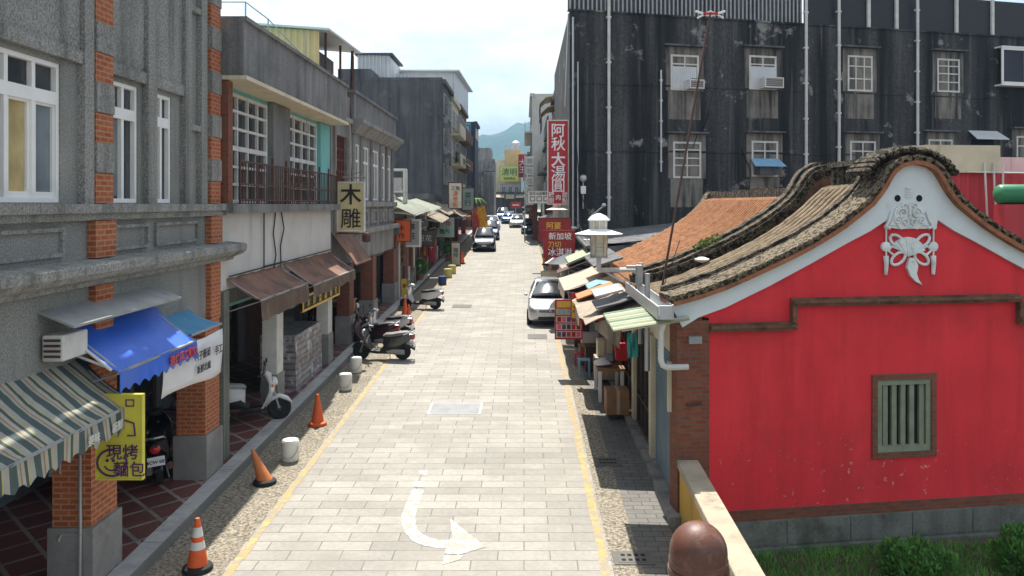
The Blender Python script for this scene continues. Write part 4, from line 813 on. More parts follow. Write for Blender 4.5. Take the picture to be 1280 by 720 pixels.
# red face with a window opening: rectangle below the lowest edge, gable piece above
ztop = red[0][1] - .02
b = MB(); b.wall(FG, sl, sr, zr, ztop, -.35, 0, [(wx0, wx1, wz0, wz1)])
up = both(red); b.poly(FG, [(sl, ztop)] + [q for q in up if q[1] > ztop] + [(sr, ztop)], -.35, 0)
b.build('gable_wall', 'red_wall', G)
band = both(edge); inner = both(red)
b = MB(); low = [(a + .0, z) for a, z in edge]
outline = [(edge[0][0], edge[0][1] - .03)] + band[1:-1] + [(band[-1][0], band[-1][1] - .03)]
b.poly(FG, outline + [(2 * SA - red[0][0] + .28, red[0][1] - .16)] + inner[::-1] + [(red[0][0] - .28, red[0][1] - .16)], -.34, .06)
b.build('white_band', 'band_white', G)
b = MB(); b.wall(FG, sl, sr, zs, zr - .18, -.4, .07)
for k in range(7): b.box(FG, sl + .2 + k * 1.15, sl + 1.33 + k * 1.15, .07, .085, zr - .58, zr - .185)
b.box(FG, sl, sr, .07, .16, zs, zr - .62); b.build('stone_base', 'stone', G)
MB().box(FG, sl, sr, -.38, .035, zr - .179, zr).build('brick_course', 'brick_dark', G)
mo = [sz(*p) for p in ((886, 408), (990, 408), (990, 376), (1272, 371), (1272, 402), (1320, 402))]
za, zb, ss, sq = mo[0][1], mo[2][1], mo[1][0], mo[3][0]
b = MB(); T = .085
for dd, t0, t1 in ((.10, -T, -T * .35), (.15, -T * .34, T * .2), (.06, T * .201, T * .6)):
    b.box(FG, sl, ss + T * .5, 0, dd, za + t0, za + t1); b.box(FG, ss - T * .45, sq, 0, dd + .002, zb + t0, zb + t1); b.box(FG, sq - T * .5, sr, 0, dd, za + t0, za + t1)
b.box(FG, ss - T * .5, ss + T * .5, 0, .12, za + T * .6, zb - T); b.box(FG, sq - T * .5, sq + T * .5, 0, .12, za + T * .6, zb - T)
b.build('moulding', 'moulding', G)
# barred window
wt = window(G, FG, wx0 - .10, wx1 + .10, wz0 - .10, wz1 + .10, 1, .03, 'brick_dark', 'void', .10, depth=.12, name='window')
wt['label'] = 'green wooden window with upright bars in a brick surround'
b = MB(); b.wall(FG, wx0 + .002, wx1 - .002, wz0 + .002, wz1 - .002, -.12, .01, [(wx0 + .09, wx1 - .09, wz0 + .11, wz1 - .09)]); b.build('frame', 'green_wood', wt)
b = MB()
for k in range(5):
    a = wx0 + .09 + (wx1 - wx0 - .18) * (k + .5 + (.12 if k == 4 else 0)) / 5; b.hexa([FG.p(a + q, d, z) for z in (wz0 + .11, wz1 - .09) for q, d in ((-.045, -.08), (-.045, -.02), (.045, -.02), (.045, -.08))])
b.build('bar', 'green_wood', wt)
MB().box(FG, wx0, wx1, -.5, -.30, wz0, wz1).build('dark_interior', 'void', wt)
# crest relief
def relief(name, b, m='relief', smooth=False): return b.build(name, m, G, smooth)
for px in (1119, 1146):
    a, z = sz(px, 248); b = MB(); b.lathe(FG.p(a, .055, z), [(.085, 0), (.085, .012), (.06, .012), (.06, .0)], 18, ax=FG.n); b.build('vent_rim', 'band_white', G)
    MB().lathe(FG.p(a, .058, z), [(.068, 0), (.068, .008)], 18, ax=FG.n).build('vent_hole', 'void', G)
def curl(b, cx, cz, r, turns, sgn, rad=.016):
    b.tube([FG.p(cx + sgn * (r * (1 - t / 14 * .75)) * cos(turns * 2 * pi * t / 14), .098, cz + (r * (1 - t / 14 * .75)) * sin(turns * 2 * pi * t / 14)) for t in range(15)], rad, 6)
b = MB(); cs, cz = sz(1133, 268)
b.poly(FG, [(cs + q * .0112, cz + h * .0135) for q, h in ((-23, 8), (-14, 14), (0, 11), (14, 14), (23, 8), (26, -4), (33, -14), (20, -13), (14, -19), (0, -16), (-14, -19), (-20, -13), (-33, -14), (-26, -4))], .055, .085)
b.tube([FG.p(cs, .06, cz - .2), FG.p(cs, .095, cz), FG.p(cs, .09, cz + .18)], .03)
for sgn in (-1, 1):
    curl(b, cs + sgn * .13, cz + .02, .10, 1.3, sgn); curl(b, cs + sgn * .22, cz - .1, .08, 1.4, -sgn); curl(b, cs + sgn * .08, cz - .14, .07, 1.2, sgn); curl(b, cs + sgn * .10, cz + .14, .06, 1.1, -sgn)
    b.tube([FG.p(cs + sgn * .33, .08, cz + .05), FG.p(cs + sgn * .39, .09, cz - .12), FG.p(cs + sgn * .44, .085, cz - .2), FG.p(cs + sgn * .36, .08, cz - .24)], .025)
for q in range(4): b.box(FG, cs - .06, cs + .06, .06, .085, cz + .30 + q * .045, cz + .325 + q * .045)
relief('crest', b)
fa, fz = sz(1136, 312); b = MB()
for k in range(9):
    a0, a1 = R(18 + k * 13.5), R(18 + (k + 1) * 13.5); b.poly(FG, [(fa - .05, fz - .12), (fa - .05 + .34 * cos(a0), fz - .12 + .34 * sin(a0)), (fa - .05 + .34 * cos(a1), fz - .12 + .34 * sin(a1))], .0, .06 + .012 * (k % 2))
relief('fan', b)
b = MB()
for ax_, az_, rot in ((-.24, .17, 145), (.24, .17, 35), (-.22, -.13, 215), (.22, -.13, -35)):
    c, s_ = cos(R(rot)), sin(R(rot)); pts = []
    for t in range(17):
        u_, v_ = .15 * cos(2 * pi * t / 16), .085 * sin(2 * pi * t / 16); pts.append(FG.p(fa + ax_ + u_ * c - v_ * s_, .03, fz + az_ - .02 + u_ * s_ + v_ * c))
    b.tube(pts, .026, 6)
for sgn in (-1, 1): b.tube([FG.p(fa + sgn * .18, .03, fz), FG.p(fa + sgn * .34, .03, fz + .06), FG.p(fa + sgn * .40, .03, fz - .02), FG.p(fa + sgn * .30, .03, fz - .1)], .022)
relief('ribbon', b)
ta, tz = sz(1137, 328); k_ = .0138
b = MB(); b.poly(FG, [(ta + q * k_, tz + h * k_) for q, h in ((-3, 6), (4, 6), (9, -4), (7, -14), (10, -22), (15, -28), (6, -24), (-1, -17), (-6, -6))], 0, .06); relief('ribbon_tail', b)
for px in (1106, 1165):
    a, z = sz(px, 285); b = MB(); b.tube([FG.p(a, .04, z + .08), FG.p(a, .04, z - .78)], .014)
    b.lathe(FG.p(a, .0, z - .32), [(.085, 0), (.085, .05), (.03, .07)], 14, ax=FG.n); b.tube([FG.p(a, .03, z - .48), FG.p(a, .045, z - .6), FG.p(a, .03, z - .8)], .05, 8, r1=.03); b.lathe(FG.p(a, .03, z + .02), [(.045, 0), (.045, .04)], 10, ax=FG.n)
    relief('tassel', b)
# verge: courses of old tiles following the gable, with a ragged top
def dense(ps, n):
    out = []
    for (a, z), (c, q) in zip(ps, ps[1:]):
        L = max(1, int(math.hypot(c - a, q - z) / n))
        out += [(a + (c - a) * k / L, z + (q - z) * k / L) for k in range(L)]
    return out + [ps[-1]]
curve = dense(both(edge), .07)
def normal(i):
    a, b_ = curve[max(i - 2, 0)], curve[min(i + 2, len(curve) - 1)]; t = V((b_[0] - a[0], b_[1] - a[1])).normalized(); return V((-t.y, t.x))
def course(b, y_off, h0, h1, d0, d1, jit, seed, fr=FG, m=0):
    """one course of the verge between heights h0 and h1 above the gable curve, shifted y_off down the street"""
    rnd = random.Random(seed); rings = []
    for i, (a, z) in enumerate(curve):
        n_ = normal(i); j = rnd.uniform(-jit, jit); k = rnd.uniform(-jit, jit) * .6
        p = lambda h, d: fr.p(a + n_.x * h, d, z + n_.y * h) + V((0, y_off, 0))
        rings.append([p(h0, d0), p(h0, d1 + k), p(h1 + j, d1 + k), p(h1 + j, d0)])
    b.loft(rings, m)
b = MB(); course(b, 0, .0, .07, -.5, .20, .004, 1); b.build('verge_brick', 'terracotta_edge', G)
b = MB(); course(b, 0, .071, .12, -.52, .14, .007, 2); course(b, 0, .121, .165, -.50, .20, .007, 3); b.build('verge', 'tile_dark', G)
b = MB(); course(b, .50, -.02, .17, -.10, .04, .007, 4); course(b, .50, .171, .205, -.14, .09, .007, 6); course(b, .50, .206, .26, -.08, .03, .007, 7); b.build('verge_crest', 'ridge_old', G)
b = MB(); rnd = random.Random(5)
for i in range(0, len(curve), 2):
    a, z = curve[i]; n_ = normal(i); b.lathe(FG.p(a + n_.x * .115, .13, z + n_.y * .115), [(.045, 0), (.06, .03 + rnd.uniform(0, .03)), (.03, .06)], 7, ax=FG.n)
b.build('verge_tile_end', 'tile_dark', G)
# hump cap
b = MB()
for i in range(len(curve)):
    a, z = curve[i]
    if abs(a - SA) < .5: n_ = normal(i); q = FG.p(a + n_.x * .42, -.12, z + n_.y * .27); b.lathe(q, [(.05, -.45), (.07, -.3), (.07, .18), (.03, .24)], 7, ax=FG.n)
b.build('hump_cap', 'ridge_old', G)
# tile roof: round ridges running down the slope; profile shared with the gable, set a little lower
def roof(parent, y0, y1, drop, pitch, mats, amp=.07, name='tile_roof', lift=0):
    """pans with narrow round cover tiles running down the slope; each cover tile laps the next"""
    ps = dense(both(edge), .16); nr = int((y1 - y0) / pitch); rows = []; prof = [(0, 0), (.10, 0), (.14, .6), (.24, 1), (.36, 1), (.46, .6), (.50, 0), (.99, -.15)]; rnd = random.Random(int(y0 * 10))
    off = [rnd.uniform(-.012, .012) for _ in range(nr)]; mi = []
    for i, (a, z) in enumerate(ps):
        zz = z - drop - max(0, (z - 5.7)) * .45 + lift; base = FG.p(a, 0, 0); row = []
        for k in range(nr):
            for q, h in prof: row.append((base.x, base.y + y0 + (k + q) * pitch + (off[k] if h > 0 else 0), zz + amp * h + (.010 if i % 2 and h > 0 else 0) + rnd.uniform(-.002, .002)))
        rows.append(row)
    b = MB(); b.grid(rows); n_ = len(rows[0]) - 1; b.m = [0 if 1 <= (i % n_) % 8 <= 5 else 1 for i in range(len(b.f))]  # pan faces get the darker material as painted shade beside the covers
    o = b.build(name, mats, parent); o.modifiers.new('tile', 'SOLIDIFY').thickness = .06
    return o
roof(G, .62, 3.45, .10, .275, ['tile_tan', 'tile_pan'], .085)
# side, rear and front walls of the house
b = MB(); q_ = [FG.p(.36, -.37, -.3), FG.p(8.2, -.37, -.3)]; b.prism([q_[0], q_[1], (q_[1].x, 28, -.3), (q_[0].x, 28, -.3)], (0, 0, 3.9)); b.build('wall', 'aged_white', G)
MB().prism([(2.62, 13.24, g(13) - .8), (2.96, 13.29, g(13) - .8), (2.96, 13.6, g(13) - .8), (2.62, 13.6, g(13) - .8)], (0, 0, 4.2)).build('wall_core', 'brick_dark', G)
b = MB(); b.prism([FG.p(s_, d, -.35) for s_, d in ((.02, .03), (sl - .003, .03), (sl - .003, -.35), (.02, -.35))], (0, 0, 4.02)); b.build('brick_pier', 'brick_dark', G)
MB().box(FG, .20, .42, .031, .10, 3.3, 3.42).build('wall_box', 'metal_dull', G); b = MB(); b.tube([FG.p(.18, .07, 2.3), FG.p(.42, .07, 2.32)], .03); b.build('wall_bracket', 'iron', G)
# second firewall verge and orange roof behind
H2 = thing('tile_house', 'old house with long orange tiled roof behind the red gable house', 'building', (2.5, 17.5, g(17)))
b = MB(); course(b, 3.75, -.10, .06, -.60, .0, .008, 11); course(b, 3.75, .061, .12, -.60, .09, .008, 12); course(b, 3.75, .121, .19, -.3, .02, .008, 13); course(b, 4.0, .191, .27, -.15, .05, .008, 16); b.build('firewall_verge', 'ridge_old', H2)
b = MB(); course(b, 3.75, -.55, -.105, -.3, .0, .008, 14); b.build('firewall_face', 'moulding', H2)
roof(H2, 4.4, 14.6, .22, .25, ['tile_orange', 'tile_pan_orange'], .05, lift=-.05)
b = MB(); course(b, 14.3, -.5, -.25, -.4, .0, .02, 15); b.build('rear_verge', 'tile_dark', H2)
MB().cube(2.88, 10.6, 28.01, 28.4, 0, 3.6).build('rear_wall', 'dark_concrete', H2)
# ridge between the humps with pierced blocks
b = MB(); ap = FG.p(SA, 0, 0); rnd = random.Random(9); y = ap.y + .3
while y < ap.y + 3.3:
    b.cube(ap.x - .10, ap.x + .10, y, y + .16, 6.0, 6.36 + rnd.uniform(-.03, .03)); y += .26
b.cube(ap.x - .15, ap.x + .15, ap.y + .25, ap.y + 3.4, 5.7, 6.0); b.cube(ap.x - .14, ap.x + .14, ap.y + .25, ap.y + 3.4, 6.37, 6.48); b.build('ridge', 'ridge_old', G)
b = MB(); y = ap.y + 4.3
while y < ap.y + 14.4: b.cube(ap.x - .14, ap.x + .14, y, y + .38, 5.5, 6.02 + rnd.uniform(-.03, .03)); y += .4
b.build('ridge', 'ridge_old', H2)
# loose bits on the roof and weeds
for k, (px, py, yy) in enumerate([(880, 318, 16.3)]):
    b = MB(); p = V((3.69, 16.6, 4.40)); b.lathe(p, [(.02, -.02), (.14, .02), (.16, .06), (.05, .10)], 8); tag(b.build('lost_bag', 'white_paint', smooth=True), 'white plastic scrap lying on the tan tiles', 'litter')
# street front of the two houses
shutter(G, RF(2.60), 13.62, 15.7, g(14) + .14, 3.0, 0, 'shutter_blue', .075)
b = MB(); b.cube(2.56, 2.86, 13.5, 28, 3.0, 3.6); b.build('shop_lintel', 'cream', G)
for y in (15.75, 18.3, 21.5, 24.7): MB().cube(2.5, 2.85, y, y + .3, g(y), 3.0).build('pillar', 'cream', G)
b = MB(); b.cube(2.62, 2.84, 16.06, 28, .4, 3.0); b.build('shop_interior', 'dark_concrete', H2)
for y0, y1 in ((16.4, 18.2), (18.8, 21.2)): window(H2, RF(2.6), y0, y1, g(y0) + .15, 2.9, 3, .04, 'wood_dark', 'glass', .08, [.3], name='shopfront')
MB().box(CF(13.45), 2.42, 2.66, -.1, 0, 2.1, 2.95).build('cream_board', 'cream', G)
# gutter box, pipe, pole on the eave
t = thing('gutter_box', 'long pale metal gutter box along the tiled eave', 'gutter', (2.25, 14.7, 3.8))
b = MB(); b.cube(2.16, 2.40, 12.85, 16.9, 3.74, 3.80); b.cube(2.14, 2.17, 12.85, 16.9, 3.74, 3.96); b.cube(2.38, 2.41, 12.85, 16.9, 3.74, 3.98); b.cube(2.17, 2.38, 12.83, 12.85, 3.74, 3.97); b.build('trough', 'metal', t, bevel=.01)
b = MB(); b.tube([(2.32, 13.1, 3.74), (2.24, 13.1, 3.5), (2.24, 13.1, 3.05), (2.27, 13.1, 2.96), (2.35, 13.12, 2.92), (2.7, 13.16, 2.92)], .05, 8); b.build('downpipe', 'aged_white', t, smooth=True)
t = thing('service_pole', 'grey pole with meter box standing beside the eave under the near street lamp', 'pole', (2.42, 16.6, 3.0))
b = MB(); b.tube([(2.42, 16.6, 2.7), (2.42, 16.6, 4.38)], .055, 8); b.build('pole', 'metal', t, smooth=True); MB().tube([(2.22, 14.4, 2.6), (2.22, 14.4, 4.35)], .05, 8).build('conduit', 'metal', t, smooth=True)
b = MB(); b.cube(2.30, 2.42, 16.3, 16.52, 3.95, 4.35); b.cube(2.10, 2.3, 16.35, 16.5, 4.28, 4.34); b.build('meter_box', 'metal_dull', t, bevel=.01)
t = thing('antenna_mast', 'thin leaning antenna mast rising from the roof corner of the red gable house', 'antenna', (2.5, 14.2, 4.0))
A0, A1 = at(826, 368, 14.4), at(888, 16, 15.2)
b = MB(); b.tube([A0, A1], .022, 6); b.build('mast', 'iron', t)
b = MB(); b.tube([A1 + V((-.28, 0, .03)), A1 + V((.0, 0, -.06)), A1 + V((.28, 0, .03))], .025, 5); b.tube([A1 + V((-.25, 0, -.1)), A1 + V((0, 0, .03)), A1 + V((.25, 0, -.1))], .02, 5); b.build('crossbar', 'sign_white', t)
MB().tube([A1 + V((-.14, -.01, -.02)), A1 + V((.14, -.01, -.02))], .028, 5).build('clamp', 'sign_red', t)
b = MB(); b.tube([A1, at(905, 60, 30), at(880, 160, 36)], .012, 4); b.tube([A0, at(850, 300, 14.8)], .01, 4); tag(b.build('cable', 'black'), 'thin stay wire running from the antenna mast towards the dark block', 'cable')

# ---- awnings, boards and stalls along the right-hand shops
t = thing('corrugated_canopy', 'green and cream striped corrugated canopy at the corner of the red gable house', 'canopy', (2.1, 13.6, 3.6))
b = MB(); corrugated([(1.44, 12.95, 3.55), (1.44, 14.6, 3.59)], [(2.68, 12.95, 3.74), (2.68, 14.6, 3.80)], 8, .035, (0, 0, 1), b); o = b.build('sheet', 'green_strip', t); o.modifiers.new('sheet', 'SOLIDIFY').thickness = .03
MB().tube([(1.6, 13.1, 3.53), (2.6, 13.1, 3.70)], .025).build('rail', 'aged_white', t); MB().tube([(1.6, 14.2, 3.55), (2.6, 14.2, 3.74)], .025).build('rail', 'aged_white', t)
t = thing('canvas_canopy', 'sagging beige canvas over the table with a cloth hanging at its near end', 'awning', (2, 17, 3.2))
b = MB(); rows = [[(1.22 + 1.3 * k / 5, 15.9 + 4.5 * j / 8, 3.2 + .42 * k / 5 + .05 * sin(j * 1.4 + k) - .06 * sin(pi * j / 8)) for j in range(9)] for k in range(6)]; b.sheet(rows, .015); b.build('canopy', 'tan_canvas', t, smooth=True)
b = MB(); b.grid([[(1.44 + .5 * k / 6, 16.2 + .05 * sin(k * 1.5), 3.18 + .19 * k / 6 - (.12 + .6 * k / 6) * j / 4 ) for k in range(7)] for j in range(5)]); b.build('hanging_cloth', 'tan_canvas', t).modifiers.new('cloth', 'SOLIDIFY').thickness = .008
b = MB(); b.tube([(1.45, 16.25, 3.15), (1.45, 20.2, 3.15)], .022); b.tube([(1.45, 16.25, 3.15), (2.6, 16.25, 3.55)], .022); b.tube([(1.45, 20.2, 3.15), (2.6, 20.2, 3.55)], .022); b.build('frame', 'metal_dull', t)
o = MB().sheet([[(1.62, 18.2, 3.50), (1.62, 19.3, 3.53)], [(2.25, 18.2, 3.66), (2.25, 19.3, 3.68)]], .05).build('roof_sheet', 'metal'); tag(o, 'small pale sheet lying on top of the sagging beige canvas', 'sheet')
t = thing('rain_cover', 'small light blue plastic cover above the red banner', 'cover', (1.95, 20.9, 3.6))
MB().sheet([[(1.66, 20.6, 3.42), (1.66, 21.6, 3.44)], [(1.95, 20.6, 3.55), (1.95, 21.6, 3.56)], [(2.3, 20.6, 3.5), (2.3, 21.6, 3.52)]], .06).build('cover', 'blue_plastic', t); MB().tube([(2.2, 21, 3.45), (2.6, 21, 3.2)], .03).build('arm', 'metal', t)
o = MB().grid([[(1.78 + .2 * k / 4, 16.12 + .06 * sin(k * 2 + j), 3.0 - .5 * j / 4) for k in range(5)] for j in range(5)]).build('hanging_cloth', 'teal_cloth'); o.modifiers.new('cloth', 'SOLIDIFY').thickness = .02; o.location.x += .30; tag(o, 'teal cloth hanging from the corner of the beige canvas', 'cloth')
awning('stall_awning', 'wide clean beige awning beside the silver car', 23.6, 27.6, 2.6, 1.2, 3.55, 3.05, 'beige_canvas', .32, 'beige_canvas', 0, .04)
awning('stall_awning', 'dark brown curved cloth draped over the red banner', 20.6, 22.6, 2.1, 1.45, 3.25, 2.95, 'rust_canvas', .5, 'tan_canvas', 0, .08)
awning('stall_awning', 'small grey brown sheet awning past the beige awning', 28.4, 30.6, 2.6, 1.35, 3.7, 3.3, 'tan_canvas', .25, 'tan_canvas', 0, .05)
awning('stall_awning', 'narrow mossy awning behind the grey brown sheet awning', 31.0, 33.4, 2.6, 1.5, 3.85, 3.45, 'wood_pale', .25, 'wood_pale', 0, .05)
awning('stall_awning', 'mustard yellow awning below the tall red sign', 36.5, 41, 2.2, 1.0, 4.9, 4.5, 'gold_sign', .5, 'gold_sign', 0, .05)
o = MB().sheet([[(1.55, 27.9, 3.55), (1.55, 30.2, 3.6)], [(2.5, 27.9, 3.95), (2.5, 30.2, 4.0)]], .08).build('roof_sheet', 'green_strip'); tag(o, 'tilted striped sheet roof next to the wide beige awning', 'sheet')
o = MB().sheet([[(1.9, 21.8, 3.9), (1.9, 25.4, 3.95)], [(2.7, 21.8, 4.15), (2.7, 25.4, 4.2)]], .05).build('roof_sheet', 'dark_concrete'); tag(o, 'dark flat sheet roof below the orange tiled eave', 'sheet')
t = thing('parasol', 'white folded stall parasol tilted behind the shop awnings', 'parasol', (1.75, 31.5, g(31)))
MB().lathe((1.75, 31.2, 3.3), [(.95, 0), (.6, .22), (.05, .42)], 8).build('canopy', 'white_paint', t); MB().tube([(1.75, 31.2, g(31)), (1.75, 31.2, 3.6)], .03).build('pole', 'metal', t)
# picture menu and banner
t = thing('menu_board', 'hanging price board with rows of coloured squares in red frame', 'menu board', (1.25, 23, 1.7))
fr = CF(22.9); MB().box(fr, .88, 1.68, -.05, 0, 1.72, 2.86).build('panel', 'sign_red', t)
MB().box(fr, .94, 1.62, .002, .012, 2.64, 2.82).build('heading', 'gold', t)
colm = ['blue_plastic', 'sign_red', 'sign_green', 'pink_ink', 'navy_paint', 'sign_cream']
for i in range(4):
    MB().box(fr, .92, 1.64, .002, .008, 1.78 + i * .215, 1.96 + i * .215).build('row_panel', 'sign_cream' if i < 3 else 'gold', t)
    for j in range(5): MB().box(fr, .95 + j * .138, 1.06 + j * .138, .009, .016, 1.80 + i * .215, 1.94 + i * .215).build('picture', ['blue_paint' if i == 3 else 'navy_paint', 'sign_maroon', 'purple_ink', 'pink_ink', 'sign_red'][(j * 2 + i * (0 if i == 3 else 3)) % 5] if i != 3 else 'blue_plastic', t)
t = thing('stall_banner', 'red and yellow printed banner hung above the stall beside the price board', 'banner', (1.6, 22.4, 2))
MB().box(CF(22.3), 1.30, 2.55, -.02, 0, 2.35, 3.12).build('cloth', 'sign_red', t); fr = CF(22.3)
MB().box(fr, 1.33, 2.1, .003, .01, 2.42, 2.9).build('picture', 'gold', t); text('冰涼', .26, fr, 1.6, 2.66, .012, 'taillight', t); text('甘蔗汁', .24, fr, 2.15, 2.95, .012, 'sign_cream', t); text('粉圓', .22, fr, 2.3, 2.6, .012, 'sign_cream', t)
# ice cream signs
def leg(t): MB().tube([(2.3, 31.1, 4.2), (2.6, 31.1, 4.2)], .04).build('bracket', 'metal', t)
board('shop_sign', 'maroon sign with three lines of pale and gold characters', 'sign', 31, .78, 1.95, 3.55, 4.55, 'sign_maroon', 'sign_maroon', [('新加坡', .30, 1.4, 4.36, 'sign_white'), ('刀切', .26, 1.18, 4.03, 'gold'), ('冰淇淋', .32, 1.4, 3.74, 'sign_white')], .1, .03, post=leg)
board('shop_sign', 'faded maroon signboard just behind the maroon sign, with dark strokes', 'sign', 33.5, .62, 1.95, 4.0, 5.0, 'sign_maroon', 'wood_dark', [('阿婆', .32, 1.25, 4.7, 'gold'), ('小吃', .28, 1.2, 4.3, 'ink')], .1, .03)
board('stall_counter', 'cream barrier board standing behind the far road cone', 'board', 42, .9, 2.2, g(42), g(42) + .8, 'sign_cream', 'tan_canvas', [], .4, .02)
# table, goods
t = thing('stall_table', 'wooden table with white posts under the sagging beige canvas', 'table', (2.2, 20.8, g(20)))
zt = g(20.5) + .78; MB().cube(1.85, 2.55, 20.1, 21.5, zt, zt + .06).build('table_top', 'wood', t)
for x in (1.92, 2.48):
    for y in (20.2, 21.4): MB().cube(x - .04, x + .04, y - .04, y + .04, g(y) - .01, zt).build('leg', 'white_paint', t)
for k, (x, y, s_, m, lb) in enumerate([(2.0, 20.5, .22, 'white_paint', 'crumpled white plastic bag lying at the near end of the stall table'), (2.25, 21.0, .2, 'lilac', 'grey plastic bag behind the white bag on the stall table')]):
    rnd = random.Random(k); b = MB(); b.lathe((x, y, zt + .06), [(s_ * .6, 0), (s_ * 1.05, .05), (s_ * .8, .13), (s_ * .3, .19)], 9)
    b.v = [p + V((rnd.uniform(-.04, .04), rnd.uniform(-.04, .04), rnd.uniform(0, .03) if p.z > zt + .07 else 0)) for p in b.v]; tag(b.build('plastic_bag', m, smooth=True), lb, 'bag')
t = thing('shopping_bag', 'red bag hanging beside the stall table', 'bag', (2.45, 19.9, 1.7)); b = MB(); b.hexa([(2.28, 19.8, 1.72), (2.58, 19.8, 1.72), (2.58, 19.95, 1.72), (2.28, 19.95, 1.72), (2.24, 19.78, 2.15), (2.62, 19.78, 2.15), (2.62, 19.97, 2.15), (2.24, 19.97, 2.15)]); b.build('bag', 'red_cloth', t, bevel=.02); b = MB(); b.tube([(2.3, 19.87, 2.14), (2.4, 19.87, 2.4), (2.52, 19.87, 2.14)], .012); b.build('handle', 'red_cloth', t)
for k, (x, y, m, lb, h) in enumerate([(1.95, 24.6, 'wood', 'wooden crate of goods on the step past the price board', .5), (2.1, 25.9, 'aged_white', 'pale crate behind the wooden crate under the beige awning', .6), (1.95, 27.2, 'iron', 'dark crate at the far end under the beige awning', .7), (2.05, 23.6, 'wood_dark', 'dark wooden box under the printed banner', .7)]):
    t = thing('crate', lb, 'crate', (x, y, g(y))); b = MB(); b.wall(CF(y - .3), x - .25, x + .25, g(y), g(y) + h, -.5, 0); b.build('box', m, t, bevel=.02); MB().cube(x - .27, x + .27, y - .32, y + .22, g(y) + h, g(y) + h + .05).build('lid', m, t)
for k, (x, y, w_, d_, h, z0, m, lb) in enumerate([(1.72, 22.9, .3, .3, .45, 0, 'blue_plastic', 'light blue plastic stool at the foot of the price board'), (1.7, 24.2, .28, .3, .35, 0, 'sign_red', 'red plastic stool between the price board and the wooden crate')]):
    t = thing('stool', lb, 'stool', (x, y, g(y))); MB().cube(x - .17, x + .17, y - .17, y + .17, g(y) + h, g(y) + h + .03).build('seat', m, t, bevel=.01)
    for dx in (-.14, .14):
        for dy in (-.14, .14): MB().cube(x + dx - .02, x + dx + .02, y + dy - .02, y + dy + .02, g(y) - .01, g(y) + h).build('leg', m, t)
for k, (x, y, s_, m, lb) in enumerate([(2.2, 18.9, .28, 'wood', 'brown cardboard box on the step under the teal cloth'), (2.25, 22.2, .3, 'tan_canvas', 'tan cardboard box behind the stall table'), (2.25, 22.3, .22, 'sign_cream', 'small pale box stacked on the tan cardboard box')]):
    z0 = g(y) + .12 + (.61 if k == 2 else 0); b = MB(); b.cube(x - s_, x + s_ * .9, y - s_, y + s_, z0, z0 + s_ * 2); t = thing('cardboard_box', lb, 'box', (x, y, z0)); b.build('carton', m, t, bevel=.01); MB().cube(x - s_ * .15, x + s_ * .12, y - s_ - .003, y + s_ + .003, z0 + .01, z0 + s_ * 2 + .003).build('tape', 'beige_canvas', t)
for k, (y, m, lb) in enumerate([(17.6, 'gold', 'small yellow packet hanging in a row under the canvas, nearest the eave post'), (18.4, 'sign_red', 'small red packet hanging between the yellow and green packets'), (19.2, 'dark_green', 'small green packet hanging over the stall table')]):
    b = MB(); b.cube(1.9, 2.05, y, y + .12, 2.55, 2.85); b.tube([(1.97, y + .06, 2.84), (1.97, y + .06, 3.38)], .008, 4); tag(b.build('hanging_packet', m), lb, 'packet', 'packets hanging over the stall')
o = MB().sheet([[(1.15, 27.75, 3.2 + .0), (1.15, 28.35, 3.25)], [(2.4, 27.75, 3.7), (2.4, 28.35, 3.72)]], .03).build('tarp', 'iron'); tag(o, 'dark tarp strip laid past the far end of the wide beige awning', 'tarp')
o = MB().sheet([[(1.5, 16.6, 3.44), (1.5, 17.7, 3.46)], [(2.0, 16.6, 3.56), (2.0, 17.7, 3.58)], [(2.45, 16.6, 3.72), (2.45, 17.7, 3.75)]], .03).build('roof_sheet', 'dark_concrete'); tag(o, 'dark grey sheet lying near the striped corrugated canopy on the canvas', 'sheet')
o = MB().sheet([[(1.3, 19.4, 3.30), (1.3, 20.3, 3.32)], [(2.2, 19.4, 3.62), (2.2, 20.3, 3.64)]], .03).build('roof_sheet', 'orange_old'); tag(o, 'rusty orange sheet at the far end of the sagging canvas', 'sheet')
